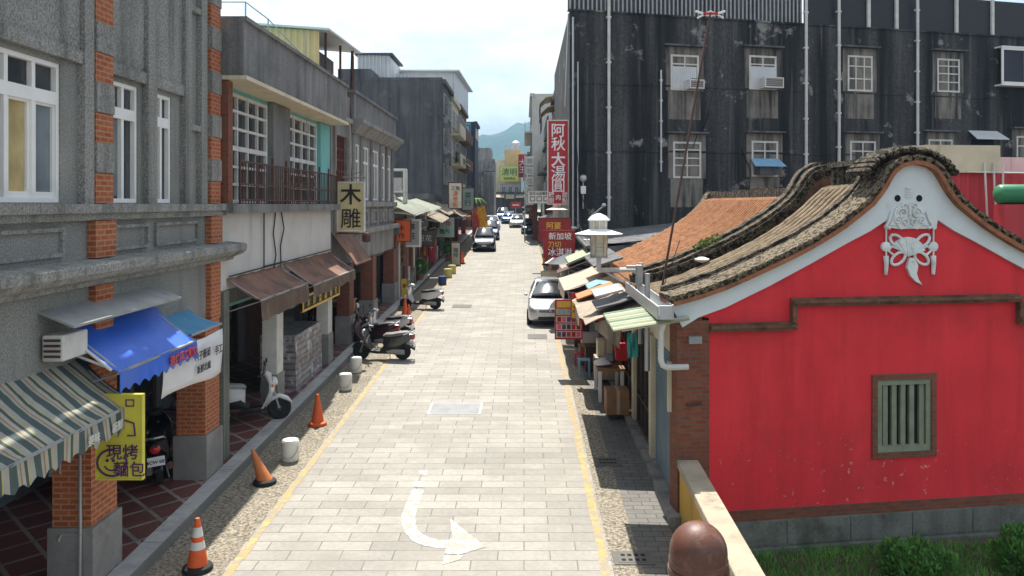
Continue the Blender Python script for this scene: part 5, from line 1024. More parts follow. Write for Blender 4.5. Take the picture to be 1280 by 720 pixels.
# ---- lamps
def lantern(x, y, z, k, name, label, arm, group='white disc street lamps'):
    t = thing(name, label, 'street lamp', (x, y, z - 1), group)
    b = MB(); b.lathe((x, y, z), [(.53 * k, -.015), (.54 * k, 0), (.30 * k, .07 * k), (.17 * k, .11 * k)], 28); b.build('disc_shade', 'lamp_white', t, smooth=True)
    b = MB(); b.lathe((x, y, z), [(.165 * k, .1 * k), (.175 * k, .30 * k)], 16); b.build('collar', 'lamp_glass', t, smooth=True)
    b = MB()
    for q in range(8): a = q * pi / 4; b.tube([(x + .175 * k * cos(a), y + .175 * k * sin(a), z + .1 * k), (x + .185 * k * cos(a), y + .185 * k * sin(a), z + .30 * k)], .012 * k, 4)
    b.build('collar_bar', 'lamp_white', t)
    b = MB(); b.lathe((x, y, z), [(.245 * k, .29 * k), (.25 * k, .31 * k), (.16 * k, .40 * k), (.05 * k, .45 * k), (.01, .46 * k)], 20); b.build('cap', 'lamp_white', t, smooth=True)
    b = MB(); b.lathe((x, y, z), [(.17 * k, -.50 * k), (.19 * k, -.03 * k)], 16); b.build('lantern_glass', 'lamp_glass', t, smooth=True)
    b = MB()
    for q in range(6): a = q * pi / 3; b.tube([(x + .18 * k * cos(a), y + .18 * k * sin(a), z - .52 * k), (x + .195 * k * cos(a), y + .195 * k * sin(a), z - .02)], .014 * k, 4)
    b.lathe((x, y, z), [(.20 * k, -.54 * k), (.20 * k, -.50 * k)], 16)
    for h in (-.38, -.30, -.22): b.tube([(x - .1 * k, y - .185 * k, z + h * k), (x + .1 * k, y - .185 * k, z + h * k)], .008 * k, 4)
    b.build('lantern_frame', 'metal_dull', t)
    b = MB(); b.cube(x - .05 * k, x + .05 * k, y - .05 * k, y + .05 * k, z - .85 * k, z - .54 * k); arm(b); b.build('bracket', 'aged_white', t)
    return t
LX, LY = .0935 * 18, 18.0; LZ = CAMH - (292 - 255) / 1000 * 18
lantern(LX, LY, LZ, 1.0, 'street_lamp', 'nearer white disc street lamp on a bracket above the stall awnings', lambda b: (b.tube([(LX, LY, LZ - .82), (2.42, 16.6, LZ - .70)], .05, 8), b.tube([(LX + .1, LY - .1, LZ - .83), (2.1, 17.2, LZ - 1.0), (2.42, 16.6, LZ - 1.02)], .025, 6)))
p2 = at(696, 262, 37.0); lantern(p2.x, p2.y, p2.z, .95, 'street_lamp', 'farther white disc street lamp below the tall red sign', lambda b: b.tube([(p2.x, p2.y, p2.z - .8), (2.3, 35.5, p2.z - .8)], .06, 6))

# ------------------------------------------------------------------ big dark block
FD = F((2.05, 36, 0), (4, 1, 0), (1, -4, 0)); ZD = 14.3
K = thing('apartment_block', 'huge soot-black block with drain pipes and few windows behind the tiled roofs', 'building', (2.05, 36, g(36)))
e = FD.p(31, 0, 0); b = MB(); b.prism([(2.05, 36, -1), (e.x, e.y, -1), (e.x - 3, e.y + 16, -1), (2.05, 54, -1)], (0, 0, ZD + 1)); b.build('wall', 'black_stain', K)
b = MB(); b.box(FD, 0, 31, .0, .03, 11.05, 11.12); b.box(FD, 0, 31, .0, .035, 8.0, 8.08); b.box(FD, -.03, 31, -.25, .06, ZD, ZD + .08); b.build('string_course', 'black_stain', K)
def dwin(px0, px1, py0, py1, cols, rows, gm='glass', patch=True, hood=True):
    s0, z1 = hit(px0, py0, FD); s1, z0 = hit(px1, py1, FD)
    f = window(K, FD, s0, s1, z0, z1, cols, .05, 'aged_white', gm, .09, rows, bar=.06, depth=.05)
    if hood: MB().box(FD, s0 - .35, s1 + .3, 0, .28, z1 + .38, z1 + .46).build('hood', 'dark_concrete', K)
    if patch: MB().box(FD, s0 - .12, s1 + .10, .0, .018, z0 - 1.35, z0 - .02).build('pale_patch', 'wall_patch', K); MB().box(FD, s0 - .25, s1 + .25, .0, .016, z0 - .015, z1 + .36).build('window_margin', 'wall_patch', K)
    return s0, s1, z0, z1
M['wall_patch'] = mat('wall_patch', (.20, .185, .155), .95, .3, 2, .3, 20, streak=((.03, .032, .034), .42, .62))
dwin(838, 873, 68, 114, 2, [.74]); dwin(936, 970, 69, 113, 2, [.74]); dwin(1059, 1090, 69, 115, 3, [.35, .7], 'glass_grey'); dwin(1171, 1199, 73, 116, 2, [.3, .55, .78], 'glass_grey')
dwin(841, 876, 177, 223, 2, [.35, .55, .78], 'glass_grey'); dwin(939, 972, 176, 221, 2, [.72]); dwin(1062, 1094, 176, 222, 2, [.72]); dwin(1160, 1190, 174, 218, 2, [.72]); dwin(1270, 1292, 170, 215, 2, [.72])
# metal grille panels in two upper windows
for px0, px1, py0, py1 in ((840, 870, 83, 112), (938, 968, 83, 111)):
    s0, z1 = hit(px0, py0, FD); s1, z0 = hit(px1, py1, FD); b = MB(); n = 12
    for k in range(n): b.box(FD, s0 + (s1 - s0) * k / n, s0 + (s1 - s0) * (k + .55) / n, .05, .075, z0, z1)
    b.box(FD, s0, s1, .045, .055, z0, z1); b.build('grille', 'steel_roof', K)
def ac(px0, px1, py0, py1, label):
    s0, z1 = hit(px0, py0, FD); s1, z0 = hit(px1, py1, FD); t = thing('air_conditioner', label, 'air conditioner', FD.p((s0 + s1) / 2, .3, z0), 'window air conditioners on the dark block')
    b = MB(); b.wall(FD, s0, s1, z0, z1, .0, .55, [(s0 + .05, s1 - .05, z0 + .06, z1 - .06)]); b.build('case', 'aged_white', t)
    b = MB(); b.box(FD, s0 + .05, s1 - .05, .4, .5, z0 + .06, z1 - .06); b.build('grille', 'metal_dull', t)
    for k in range(5): MB().box(FD, s0 + .06, s1 - .06, .501, .52, z0 + .08 + k * .09, z0 + .11 + k * .09).build('slat', 'iron', t)
ac(856, 874, 101, 113, 'window air conditioner in the window nearest the tall red sign'); ac(949, 972, 98, 112, 'window air conditioner in the second upper window of the dark block')
s0, z1 = hit(938, 198, FD); s1, z0 = hit(972, 208, FD); t = thing('window_awning', 'small blue awning over a dark opening in the soot-black block', 'awning', FD.p(s0, .2, z0))
MB().sheet([[FD.p(s0, .05, z1), FD.p(s1, .05, z1)], [FD.p(s0 - .1, .6, z0), FD.p(s1 + .1, .6, z0)]], .04).build('canopy', 'blue_plastic', t); z2 = hit(955, 219, FD)[1]; MB().box(FD, s0 + .25, s1 - .2, .06, .45, z2, z0 - .02).build('box', 'dark_concrete', t)
s0, z1 = hit(1210, 163, FD); s1, z0 = hit(1246, 175, FD); t = thing('window_awning', 'small grey sheet awning at the right of the soot-black block', 'awning', FD.p(s0, .2, z0)); MB().sheet([[FD.p(s0, .02, z1), FD.p(s1, .02, z1)], [FD.p(s0 - .1, .7, z0), FD.p(s1 + .1, .7, z0)]], .04).build('canopy', 'steel_roof', t)
MB().box(FD, s0 + .2, s1 - .2, .003, .03, z0 - 1.0, z0).build('opening', 'void', t)
for px, p1, p2_, m, r_ in ((760, -6, 275, 'aged_white', .07), (1006, -6, 215, 'aged_white', .075), (1047, -6, 205, 'aged_white', .075), (1145, -6, 185, 'aged_white', .075), (825, 88, 215, 'metal', .045)):
    sa = hit(px, 150, FD)[0]; za = hit(px, p1, FD)[1]; zb = hit(px, p2_, FD)[1]; b = MB(); b.tube([FD.p(sa, .12, za), FD.p(sa, .12, zb)], r_, 8)
    for k in range(5): z = zb + (za - zb) * (k + .5) / 5; b.box(FD, sa - r_ * 1.5, sa + r_ * 1.5, 0, .16, z - .04, z + .04)
    b.build('drain_pipe', m, K, smooth=True)
sA, zA = hit(712, 17, FD); sB = hit(1005, 17, FD)[0]; t = thing('roof_fence', 'row of close white upright bars along the roof of the dark block', 'fence', FD.p(0, 0, ZD)); b = MB(); s_ = 0.02
while s_ < sB: b.box(FD, s_, s_ + .07, -.12, -.06, ZD + .08, ZD + 1.5); s_ += .21
b.build('bar', 'metal_dull', t); MB().box(FD, 0, sB, -.3, -.2, ZD + .08, ZD + 1.4).build('screen', 'dark_concrete', t)
t = thing('roof_fence', 'dark glass roof screen with white posts above the wall of the dark block', 'fence', FD.p(sB, 0, ZD)); MB().box(FD, sB + .1, 31, -.2, -.12, ZD + .08, ZD + 1.9).build('panel', 'black', t)
b = MB()
for px in (1085, 1120, 1195, 1240): s_ = hit(px, 15, FD)[0]; b.box(FD, s_, s_ + .16, -.11, 0, ZD + .08, ZD + 2.2)
b.build('post', 'aged_white', t)
# white bay window at the far right
s0, z1 = hit(1243, 61, FD); s1, z0 = hit(1330, 110, FD); t = thing('bay_window', 'white framed bay window box jutting from the right of the dark block', 'window', FD.p(s0, .4, z0)); b = MB(); b.box(FD, s0, s1, 0, .5, z0 - .08, z0); b.box(FD, s0, s1, 0, .5, z1, z1 + .08); b.build('ledge', 'white_paint', t); window(t, FD, s0, s1, z0 + .002, z1 - .002, 3, .48, 'white_paint', 'night_blue', .12, name='casement', bar=.12)
# side face fittings and sign
b = MB(); 
for z in (5.7, 6.6, 7.5, 8.4, 9.3): b.tube([(1.15, 36.25, z), (2.6, 36.25, z)], .03, 5)
b.tube([(2.2, 36.0, 3), (2.2, 35.95, 14)], .05); b.tube([(2.42, 35.98, 4.5), (2.42, 35.98, 12)], .035)
b.tube([(2.0, 36.1, 14.2), (1.85, 36.1, 10)], .03)
signrack = b
t = board('shop_sign', 'very tall red sign with white characters hung from the dark block', 'sign', 36.2, 1.10, 1.99, 5.62, 9.36, 'sign_red', 'sign_cream', [('阿', .66, 1.55, 8.93, 'sign_white', 1, .01), ('秋', .66, 1.55, 8.32, 'sign_white', 1, .01), ('大', .66, 1.55, 7.62, 'sign_white', 1, .02), ('湯', .68, 1.55, 7.02, 'sign_white', 1, .006), ('圓', .66, 1.55, 6.42, 'sign_white', 1, .004), ('糖\n廚', .26, 1.24, 5.9, 'sign_white'), ('肉', .26, 1.55, 5.9, 'sign_white'), ('甜\n點', .26, 1.85, 5.9, 'sign_white')], .18, .05)
signrack.build('bracket', 'metal', t)
t = thing('wall_lamp', 'small round grey lamp above a white box on the dark wall', 'lamp', (2.75, 35.9, 6.2)); p = at(729, 223, 35.9); MB().lathe(p, [(.03, -.16), (.13, -.12), (.17, 0), (.13, .12), (.03, .17)], 12).build('globe', 'metal', t, smooth=True); q = at(729, 236, 35.9); MB().cube(q.x - .11, q.x + .11, 35.75, 36.0, q.z - .22, q.z + .12).build('box', 'sign_white', t); MB().tube([p, (p.x, 35.9, q.z - .9)], .035).build('stem', 'metal_dull', t)
t = thing('wall_spotlight', 'thin arm with a small lamp head slanting up before the dark block', 'lamp', (3.0, 33, 5)); a0, a1 = at(737, 272, 33), at(755, 257, 33); MB().tube([a0, a1], .035).build('arm', 'metal', t); MB().lathe(a1, [(.03, -.08), (.1, 0), (.06, .1)], 10).build('lamp_head', 'metal', t); MB().tube([a0, (a0.x, 33, 3.5)], .04).build('post', 'metal', t)
# low shop roofs before the dark block
t = thing('low_shop', 'low shop with dark sheet roof at the foot of the soot-black block', 'shop', (2.6, 32, g(32))); MB().cube(2.75, 10, 28.5, 35.6, .5, 4.2).build('wall', 'dark_concrete', t); MB().sheet([[(2.2, 28.5, 4.1), (2.2, 35.5, 4.3)], [(10, 28.5, 4.9), (10, 35.5, 5.1)]], .1).build('roof', 'dark_concrete', t)
window(t, RF(2.74), 29, 35, g(30) + .2, 3.9, 5, .05, 'wood_dark', 'glass', .08, [.3], name='shopfront')
# ------------------------------------------------------------------ red steel house and tank behind the gable
t = thing('steel_house', 'red corrugated house with cream roof parapet behind the gable', 'building', (14, 25, .5))
fr = F((12.0, 24, 0), (1, .12, 0), (.12, -1, 0)); sa, za = hit(1166, 216, fr); sb, zb = hit(1206, 186, fr); sc = hit(1246, 182, fr)[0]
b = MB(); corrugated([fr.p(sa - .2, 0, .2), fr.p(sa + 10, 0, .2)], [fr.p(sa - .2, 0, za), fr.p(sa + 10, 0, za)], 34, .05, fr.n, b); b.box(fr, sa - .2, sa + 10, -1.5, -.05, .2, za - .01); b.build('wall', 'red_steel', t)
b = MB(); b.box(fr, sa - .3, sc, -.7, .15, za + .003, zb + .1); b.build('parapet', 'cream', t)
b = MB(); b.box(fr, sc + .01, sa + 10, -4, -1, za + .003, za + .55); b.build('parapet', 'plaster_white', t)
b = MB(); s1_ = hit(1225, 200, fr)[0]
for k in range(3): b.tube([fr.p(s1_ + k * .3, .2, za + .3), fr.p(s1_ + k * .28, .25, za - .4), fr.p(s1_ + .1 + k * .3, .2, za - 1.6)], .03)
b.tube([fr.p(s1_ - .6, .22, za + .02), fr.p(s1_ + 3, .22, za - .02)], .025); b.build('pipe', 'aged_white', t)
t = thing('water_tank', 'green cylindrical water tank beside the red corrugated house', 'tank', (13.5, 22.5, 5.4)); p = at(1262, 243, 22.4); b = MB(); b.lathe((p.x - .35, p.y, p.z), [(.05, -.05), (.22, 0), (.28, .08), (.28, 1.4), (.2, 1.5)], 16, ax=(1, 0, 0)); b.build('tank', 'green_tank', t, smooth=True); b = MB(); b.cube(p.x - .3, p.x + 1.2, p.y - .25, p.y + .25, .2, p.z - .28); b.build('stand', 'red_steel', t)
# ------------------------------------------------------------------ yard wall, post
t = thing('yard_wall', 'ochre plastered yard wall with rough stone cap running to the gable', 'wall', (2.6, 8, 0))
def yw(y): return 2.36 + (y - 8) * .031
b = MB(); b.hexa([(yw(2) + .05, 2, -.6), (yw(2) + .30, 2, -.6), (yw(12.9) + .30, 13.2, -.6), (yw(12.9) + .05, 13.2, -.6), (yw(2) + .05, 2, 1.26), (yw(2) + .30, 2, 1.26), (yw(12.9) + .30, 13.2, 1.26), (yw(12.9) + .05, 13.2, 1.26)]); b.build('body', 'wall_yellow', t)
b = MB(); b.hexa([(yw(2), 2, 1.261), (yw(2) + .35, 2, 1.261), (yw(12.9) + .35, 13.15, 1.261), (yw(12.9), 13.15, 1.261), (yw(2), 2, 1.40), (yw(2) + .35, 2, 1.40), (yw(12.9) + .35, 13.15, 1.40), (yw(12.9), 13.15, 1.40)]); b.build('cap', 'cap_stone', t, bevel=.02)
t = thing('bollard_post', 'thick brown metal post with a domed top at the lower edge', 'post', (1.63, 7.5, g(7.5)))
px_, pz = .218 * 7.5, CAMH - .398 * 7.5
b = MB(); b.lathe((px_, 7.5, pz - .27), [(.276, -.14), (.276, -.07), (.268, -.062), (.268, 0)] + [(.268 * cos(R(k)), .27 * sin(R(k))) for k in range(0, 91, 9)], 40); b.build('dome', 'brown_cap', t, smooth=True)
b = MB(); b.lathe((px_, 7.5, pz - .27), [(.285, -.21), (.285, -.145), (.24, -.144)], 40); b.build('rim', 'brown_cap', t, smooth=True)
b = MB(); b.lathe((px_, 7.5, 0), [(.30, g(7.5)), (.30, .6), (.255, .62), (.255, pz - .48)], 32); b.build('shaft', 'brown_cap', t, smooth=True)
# ------------------------------------------------------------------ right row beyond the dark block
block('apartment_block', 'narrow dark block with ochre balcony hoods beyond the tall red sign', 54.2, 66, 2.3, 13.4, 10, 'dark_concrete', 3, 3, 'aged_white', True, side=RF)
for z, y in ((12.4, 56), (13.6, 60)):
    t = thing('balcony_hood', 'curved ochre balcony hood %s on the narrow dark block' % ('in the upper row' if z > 13 else 'in the lower row'), 'hood', (1.8, y, z)); MB().sheet([[(2.3, y - 1.4, z), (2.3, y + 2.4, z)], [(1.6, y - 1.4, z - .15), (1.6, y + 2.4, z - .15)], [(1.15, y - 1.4, z - .6), (1.15, y + 2.4, z - .6)]], .05).build('canopy', 'gold_sign', t)
    b = MB()
    for q in range(5): b.tube([(1.2, y - 1.3 + q * .9, z - .6), (1.2, y - 1.3 + q * .9, z - 1.7)], .03, 4)
    b.tube([(1.2, y - 1.3, z - 1.7), (1.2, y + 2.3, z - 1.7)], .04, 4); b.build('rail', 'iron', t)
block('apartment_block', 'pale tall block with a flat roof beyond the narrow dark block', 74, 92, .75, 15.8, 12, 'plaster_white', 3, 4, 'grey_paint', True, side=RF)
block('apartment_block', 'grey lower block at the far end of the right row', 96, 112, .6, 11.8, 12, 'grey_concrete', 2, 3, 'aged_white', True, side=RF)
block('apartment_block', 'slate grey house between the narrow dark block and the pale block', 66.2, 73.8, 1.9, 10.6, 10, 'grey_concrete', 2, 2, 'aged_white', True, side=RF)
t = thing('stacked_sign', 'column of five white sign boxes on the pale tall block', 'sign', (.4, 72, 5))
for k in range(5):
    p0, p1 = at(657, 196 + k * 12.4, 72), at(667, 206.5 + k * 12.4, 72); MB().box(CF(72), p0.x, p1.x, -.25, 0, p1.z, p0.z).build('sign_box', 'sign_white', t, bevel=.02)
    text('旅社住宿茶'[k], .5, CF(72), (p0.x + p1.x) / 2, (p0.z + p1.z) / 2, .004, 'grey_paint', t)
MB().box(CF(72.3), at(656, 200, 72).x - .05, at(656, 200, 72).x + .05, -.1, 0, g(72), 10.0).build('post', 'metal', t)
p0, p1 = at(660, 239, 50), at(687, 254, 50)
board('shop_sign', 'wide white sign with row of framed pictures over the right row', 'sign', 50, p0.x, p1.x, p1.z, p0.z, 'sign_white', 'grey_paint', [('豆花冰品專賣', .2, (p0.x + p1.x) / 2, p0.z - .15, 'ink')], .12, .03, post=lambda t: [(lambda b: (b.wall(CF(50), p0.x + .12 + k * .42, p0.x + .44 + k * .42, p1.z + .12, p1.z + .42, .002, .02, [(p0.x + .16 + k * .42, p0.x + .40 + k * .42, p1.z + .16, p1.z + .38)]), b.build('picture', 'iron', t)))(MB()) for k in range(3)])
for (y0, y1, zb, zf, xb, xf, m, lb) in ((43, 49, 4.9, 4.4, 2.2, .9, 'tan_canvas', 'tan awning behind the mustard yellow awning'), (50.5, 55, 5.0, 4.5, 2.2, 1.1, 'dark_green', 'dark green awning under the wide picture sign'), (56, 62, 5.0, 4.6, 2.2, 1.2, 'brown_canvas', 'brown awning of the narrow dark block'), (75, 82, 5.2, 4.8, .8, -.1, 'dark_green', 'green awning of the pale tall block'), (84, 92, 5.8, 5.2, .8, -.2, 'tan_canvas', 'pale awning at the far end of the pale tall block')):
    awning('street_awning', lb, y0, y1, xb, xf, zb, zf, m, .4, m, 0, .05)
for k, (x, y, m, lb) in enumerate([(1.9, 45, 'wood', 'brown goods stand under the tan awning'), (1.9, 48, 'clay', 'clay coloured goods stand under the tan awning'), (1.8, 53, 'iron', 'dark goods stand under the dark green awning'), (1.8, 58, 'wood', 'wooden goods stand under the brown awning')]):
    t = thing('goods_stand', lb, 'stand', (x, y, g(y))); MB().cube(x - .4, x + .3, y - .8, y + .8, g(y), g(y) + 1.0).build('counter', m, t, bevel=.02); MB().cube(x - .1, x + .3, y - .8, y + .8, g(y) + 1.0, g(y) + 1.7).build('rack', 'wood_dark', t)
# ------------------------------------------------------------------ cars: nose towards the near end of the street (-y)
def rring(y, hw, zb, zt, k=.16, n=5):
    pts = []
    for cx, cz, a0 in ((hw - k, zt - k, 0), (-hw + k, zt - k, 90), (-hw + k, zb + k, 180), (hw - k, zb + k, 270)):
        for q in range(n): a = R(a0 + 90 * q / (n - 1)); pts.append((cx + k * cos(a), y, cz + k * sin(a)))
    return pts
def car(name, label, loc, pm, rz=0, suv=False, hatch=True, group='cars parked along the street'):
    t = thing(name, label, 'car', (0, 0, 0), group); h = .12 if suv else 0
    st = [(-2.14, .55, .34, .60), (-2.10, .68, .27, .68), (-2.0, .78, .22, .75), (-1.8, .84, .19, .82 + h), (-1.3, .865, .18, .90 + h), (-.95, .875, .18, .955 + h), (-.3, .88, .18, .97 + h), (.6, .88, .18, .98 + h), (1.4, .87, .18, .99 + h), (1.85, .84, .2, .98 + h), (2.02, .79, .25, .93 + h), (2.1, .68, .33, .84)]
    b = MB(); b.loft([rring(y, hw, zb, zt, .14 if hw > .7 else .12) for y, hw, zb, zt in st]); b.build('body', pm, t, smooth=True)
    zt = 1.46 + h * 2; zb = .95 + h; B_ = [(-.80, -1.02), (.80, -1.02), (.82, .2), (.80, 1.78), (-.80, 1.78), (-.82, .2)]; T_ = [(-.56, -.02), (.56, -.02), (.60, .3), (.56, 1.35), (-.56, 1.35), (-.60, .3)]
    lo = [V((x, y, zb)) for x, y in B_]; hi = [V((x, y, zt)) for x, y in T_]
    MB().loft([[p * 1 for p in lo], hi]).build('cabin', 'car_glass', t)
    def quad(nm, i, j, ins, out, m='car_glass'):
        q = [lo[i], lo[j], hi[j], hi[i]]; c = sum(q, V()) / 4; q = [c + (p - c) * ins for p in q]; n_ = (q[1] - q[0]).cross(q[3] - q[0]).normalized(); 
        if n_.dot(c - V((0, .3, 1.2))) < 0: n_ = -n_
        MB().prism([p + n_ * .004 for p in q], n_ * out).build(nm, m, t)
    
    q = [lo[0], lo[1], hi[1], hi[0]]; c = sum(q, V()) / 4; q = [c + (p - c) * .92 for p in q]; n_ = (q[1] - q[0]).cross(q[3] - q[0]).normalized(); n_ = n_ if n_.z > 0 else -n_
    o = MB().grid([[q[0].lerp(q[1], k / 12).lerp(q[3].lerp(q[2], k / 12), r_ / 6) + n_ * (.012 + .085 * (1 - (k / 6 - 1) ** 2) + .02 * (1 - (r_ / 3 - 1) ** 2)) for k in range(13)] for r_ in range(7)]).build('windscreen', 'windscreen', t, smooth=True); o.modifiers.new('glass', 'SOLIDIFY').thickness = -.01
    quad('rear_window', 3, 4, .9, .008)
    for i, j in ((1, 2), (2, 3), (4, 5), (5, 0)): quad('side_window', i, j, .86, .006)
    b = MB(); b.loft([[(x * k, .56 + (y - .56) * k2, z) for x, y in T_] for k, k2, z in ((1.06, 1.05, zt - .02), (1.04, 1.03, zt + .03), (.85, .85, zt + .065))]); b.build('roof', pm, t, smooth=True)
    for i in range(6): MB().tube([lo[i] * 1.0 + V((0, 0, -.02)), hi[i] + V((0, 0, .01))], .042 if i not in (2, 5) else .03, 6).build('pillar', pm, t, smooth=True)
    for sx in (-1, 1):
        for y in (-1.32, 1.28):
            x = sx * .80; b = MB(); b.lathe((x, y, .31), [(.18, -.1), (.29, -.105), (.315, -.07), (.315, .07), (.29, .105), (.18, .1)], 20, ax=(sx, 0, 0)); w_ = b.build('wheel', 'rubber', t, smooth=True)
            b = MB(); b.lathe((x, y, .31), [(.19, .06), (.20, .10), (.12, .085), (.05, .10), (.01, .10)], 14, ax=(sx, 0, 0))
            b.build('rim', 'metal', w_, smooth=True)
            b = MB(); b.loft([[(sx * .885 + sx * dx, y + r_ * cos(R(a)), .31 + r_ * sin(R(a))) for r_ in (.33, .375) for dx in (0,)] + [(sx * .86, y + r_ * cos(R(a)), .31 + r_ * sin(R(a))) for r_ in (.375, .33)] for a in range(-10, 191, 20)]); b.build('wheel_arch', 'black', t)
        b = MB(); b.loft([rr for rr in [[(sx * (.50 + .0 * q) , -2.075, .60), (sx * .70, -1.99, .60), (sx * .74, -1.93, .68 + h * .5), (sx * .55, -2.03, .70 + h * .5)], [(sx * .55, -1.99, .66), (sx * .78, -1.80, .66), (sx * .79, -1.72, .78 + h), (sx * .60, -1.90, .76 + h)]]] if False else [[(sx * .48, -2.10, .57), (sx * .73, -2.02, .58), (sx * .76, -1.95, .70 + h * .6), (sx * .52, -2.06, .68 + h * .5)], [(sx * .50, -1.95, .60), (sx * .83, -1.82, .62), (sx * .82, -1.74, .79 + h), (sx * .56, -1.85, .78 + h)]]); b.build('headlight', 'headlight', t, smooth=True)
        b = MB(); b.cube(sx * .80 - .04, sx * .80 + .04, 2.0, 2.06, .62 + h, .82 + h); b.build('taillight', 'taillight', t)
        b = MB(); b.loft([[(sx * .90, -.72 + y_, .99 + h + z_) for y_, z_ in ((-.04, 0), (.06, 0), (.06, .13), (-.04, .12))], [(sx * 1.02, -.70 + y_, 1.0 + h + z_) for y_, z_ in ((-.03, .01), (.05, .01), (.05, .12), (-.03, .11))]]); b.build('mirror', pm, t, bevel=.015)
        b = MB(); b.lathe((sx * .60, -2.07, .38), [(.07, 0), (.07, .03), (.03, .035)], 12, ax=(0, -1, 0)); b.build('fog_lamp', 'headlight', t)
    b = MB(); b.cube(-.42, .42, -2.155, -2.10, .56, .665); b.cube(-.46, .46, -2.16, -2.10, .28, .40); b.build('grille', 'black', t, bevel=.02)
    b = MB(); b.cube(-.40, .40, -2.165, -2.15, .605, .62); b.lathe((0, -2.15, .625), [(.05, 0), (.05, .02)], 12, ax=(0, -1, 0)); b.build('chrome_trim', 'metal', t)
    MB().cube(-.17, .17, -2.175, -2.15, .43, .53).build('licence_plate', 'plate', t)
    b = MB(); b.tube([(-.5, -.93, 1.02 + h), (.1, -.80, 1.10 + h)], .012, 4); b.tube([(.0, -.95, 1.01 + h), (.55, -.82, 1.09 + h)], .012, 4); b.build('wiper', 'black', t)
    t.location = (loc[0], loc[1], g(loc[1]) + .002); t.rotation_euler = (R(1.7), 0, rz)
    return t
def cpos(px, py): y = 5600 / (py - 225); return ((px - 655) / 1000 * y, y)
x, y = cpos(689, 409); car('parked_car', 'silver hatchback parked by the right-hand awnings, half hidden by a price board', (x + .02, y + 2.1), 'silver_paint', R(-1.5))
x, y = cpos(604, 315); car('parked_car', 'dark sport utility car parked before the far left shops', (x, y + 2.1), 'dark_paint', R(2), True)
x, y = cpos(611, 301); car('parked_car', 'navy car parked directly behind the dark sport utility car', (x, y + 2.5), 'navy_paint', R(2), True)
x, y = cpos(614, 288); car('parked_car', 'white car at the rear of the left-hand line of cars', (x, y + 2.5), 'white_car', R(2))
x, y = cpos(663, 293); car('parked_car', 'dark car parked on the right in the distance under the pale block', (x, y + 2.1), 'dark_paint', R(-2))
x, y = cpos(647, 285); car('parked_car', 'silver car beyond the dark car on the right', (x, y + 2.1), 'silver_paint', R(-3))
x, y = cpos(636, 280); car('parked_car', 'blue car past the farther silver car', (x, y + 2.1), 'blue_paint', R(-3))
x, y = cpos(630, 276); car('parked_car', 'navy car at the very end of the right line of cars', (x - .2, y + 2.1), 'navy_paint', R(-3), True)

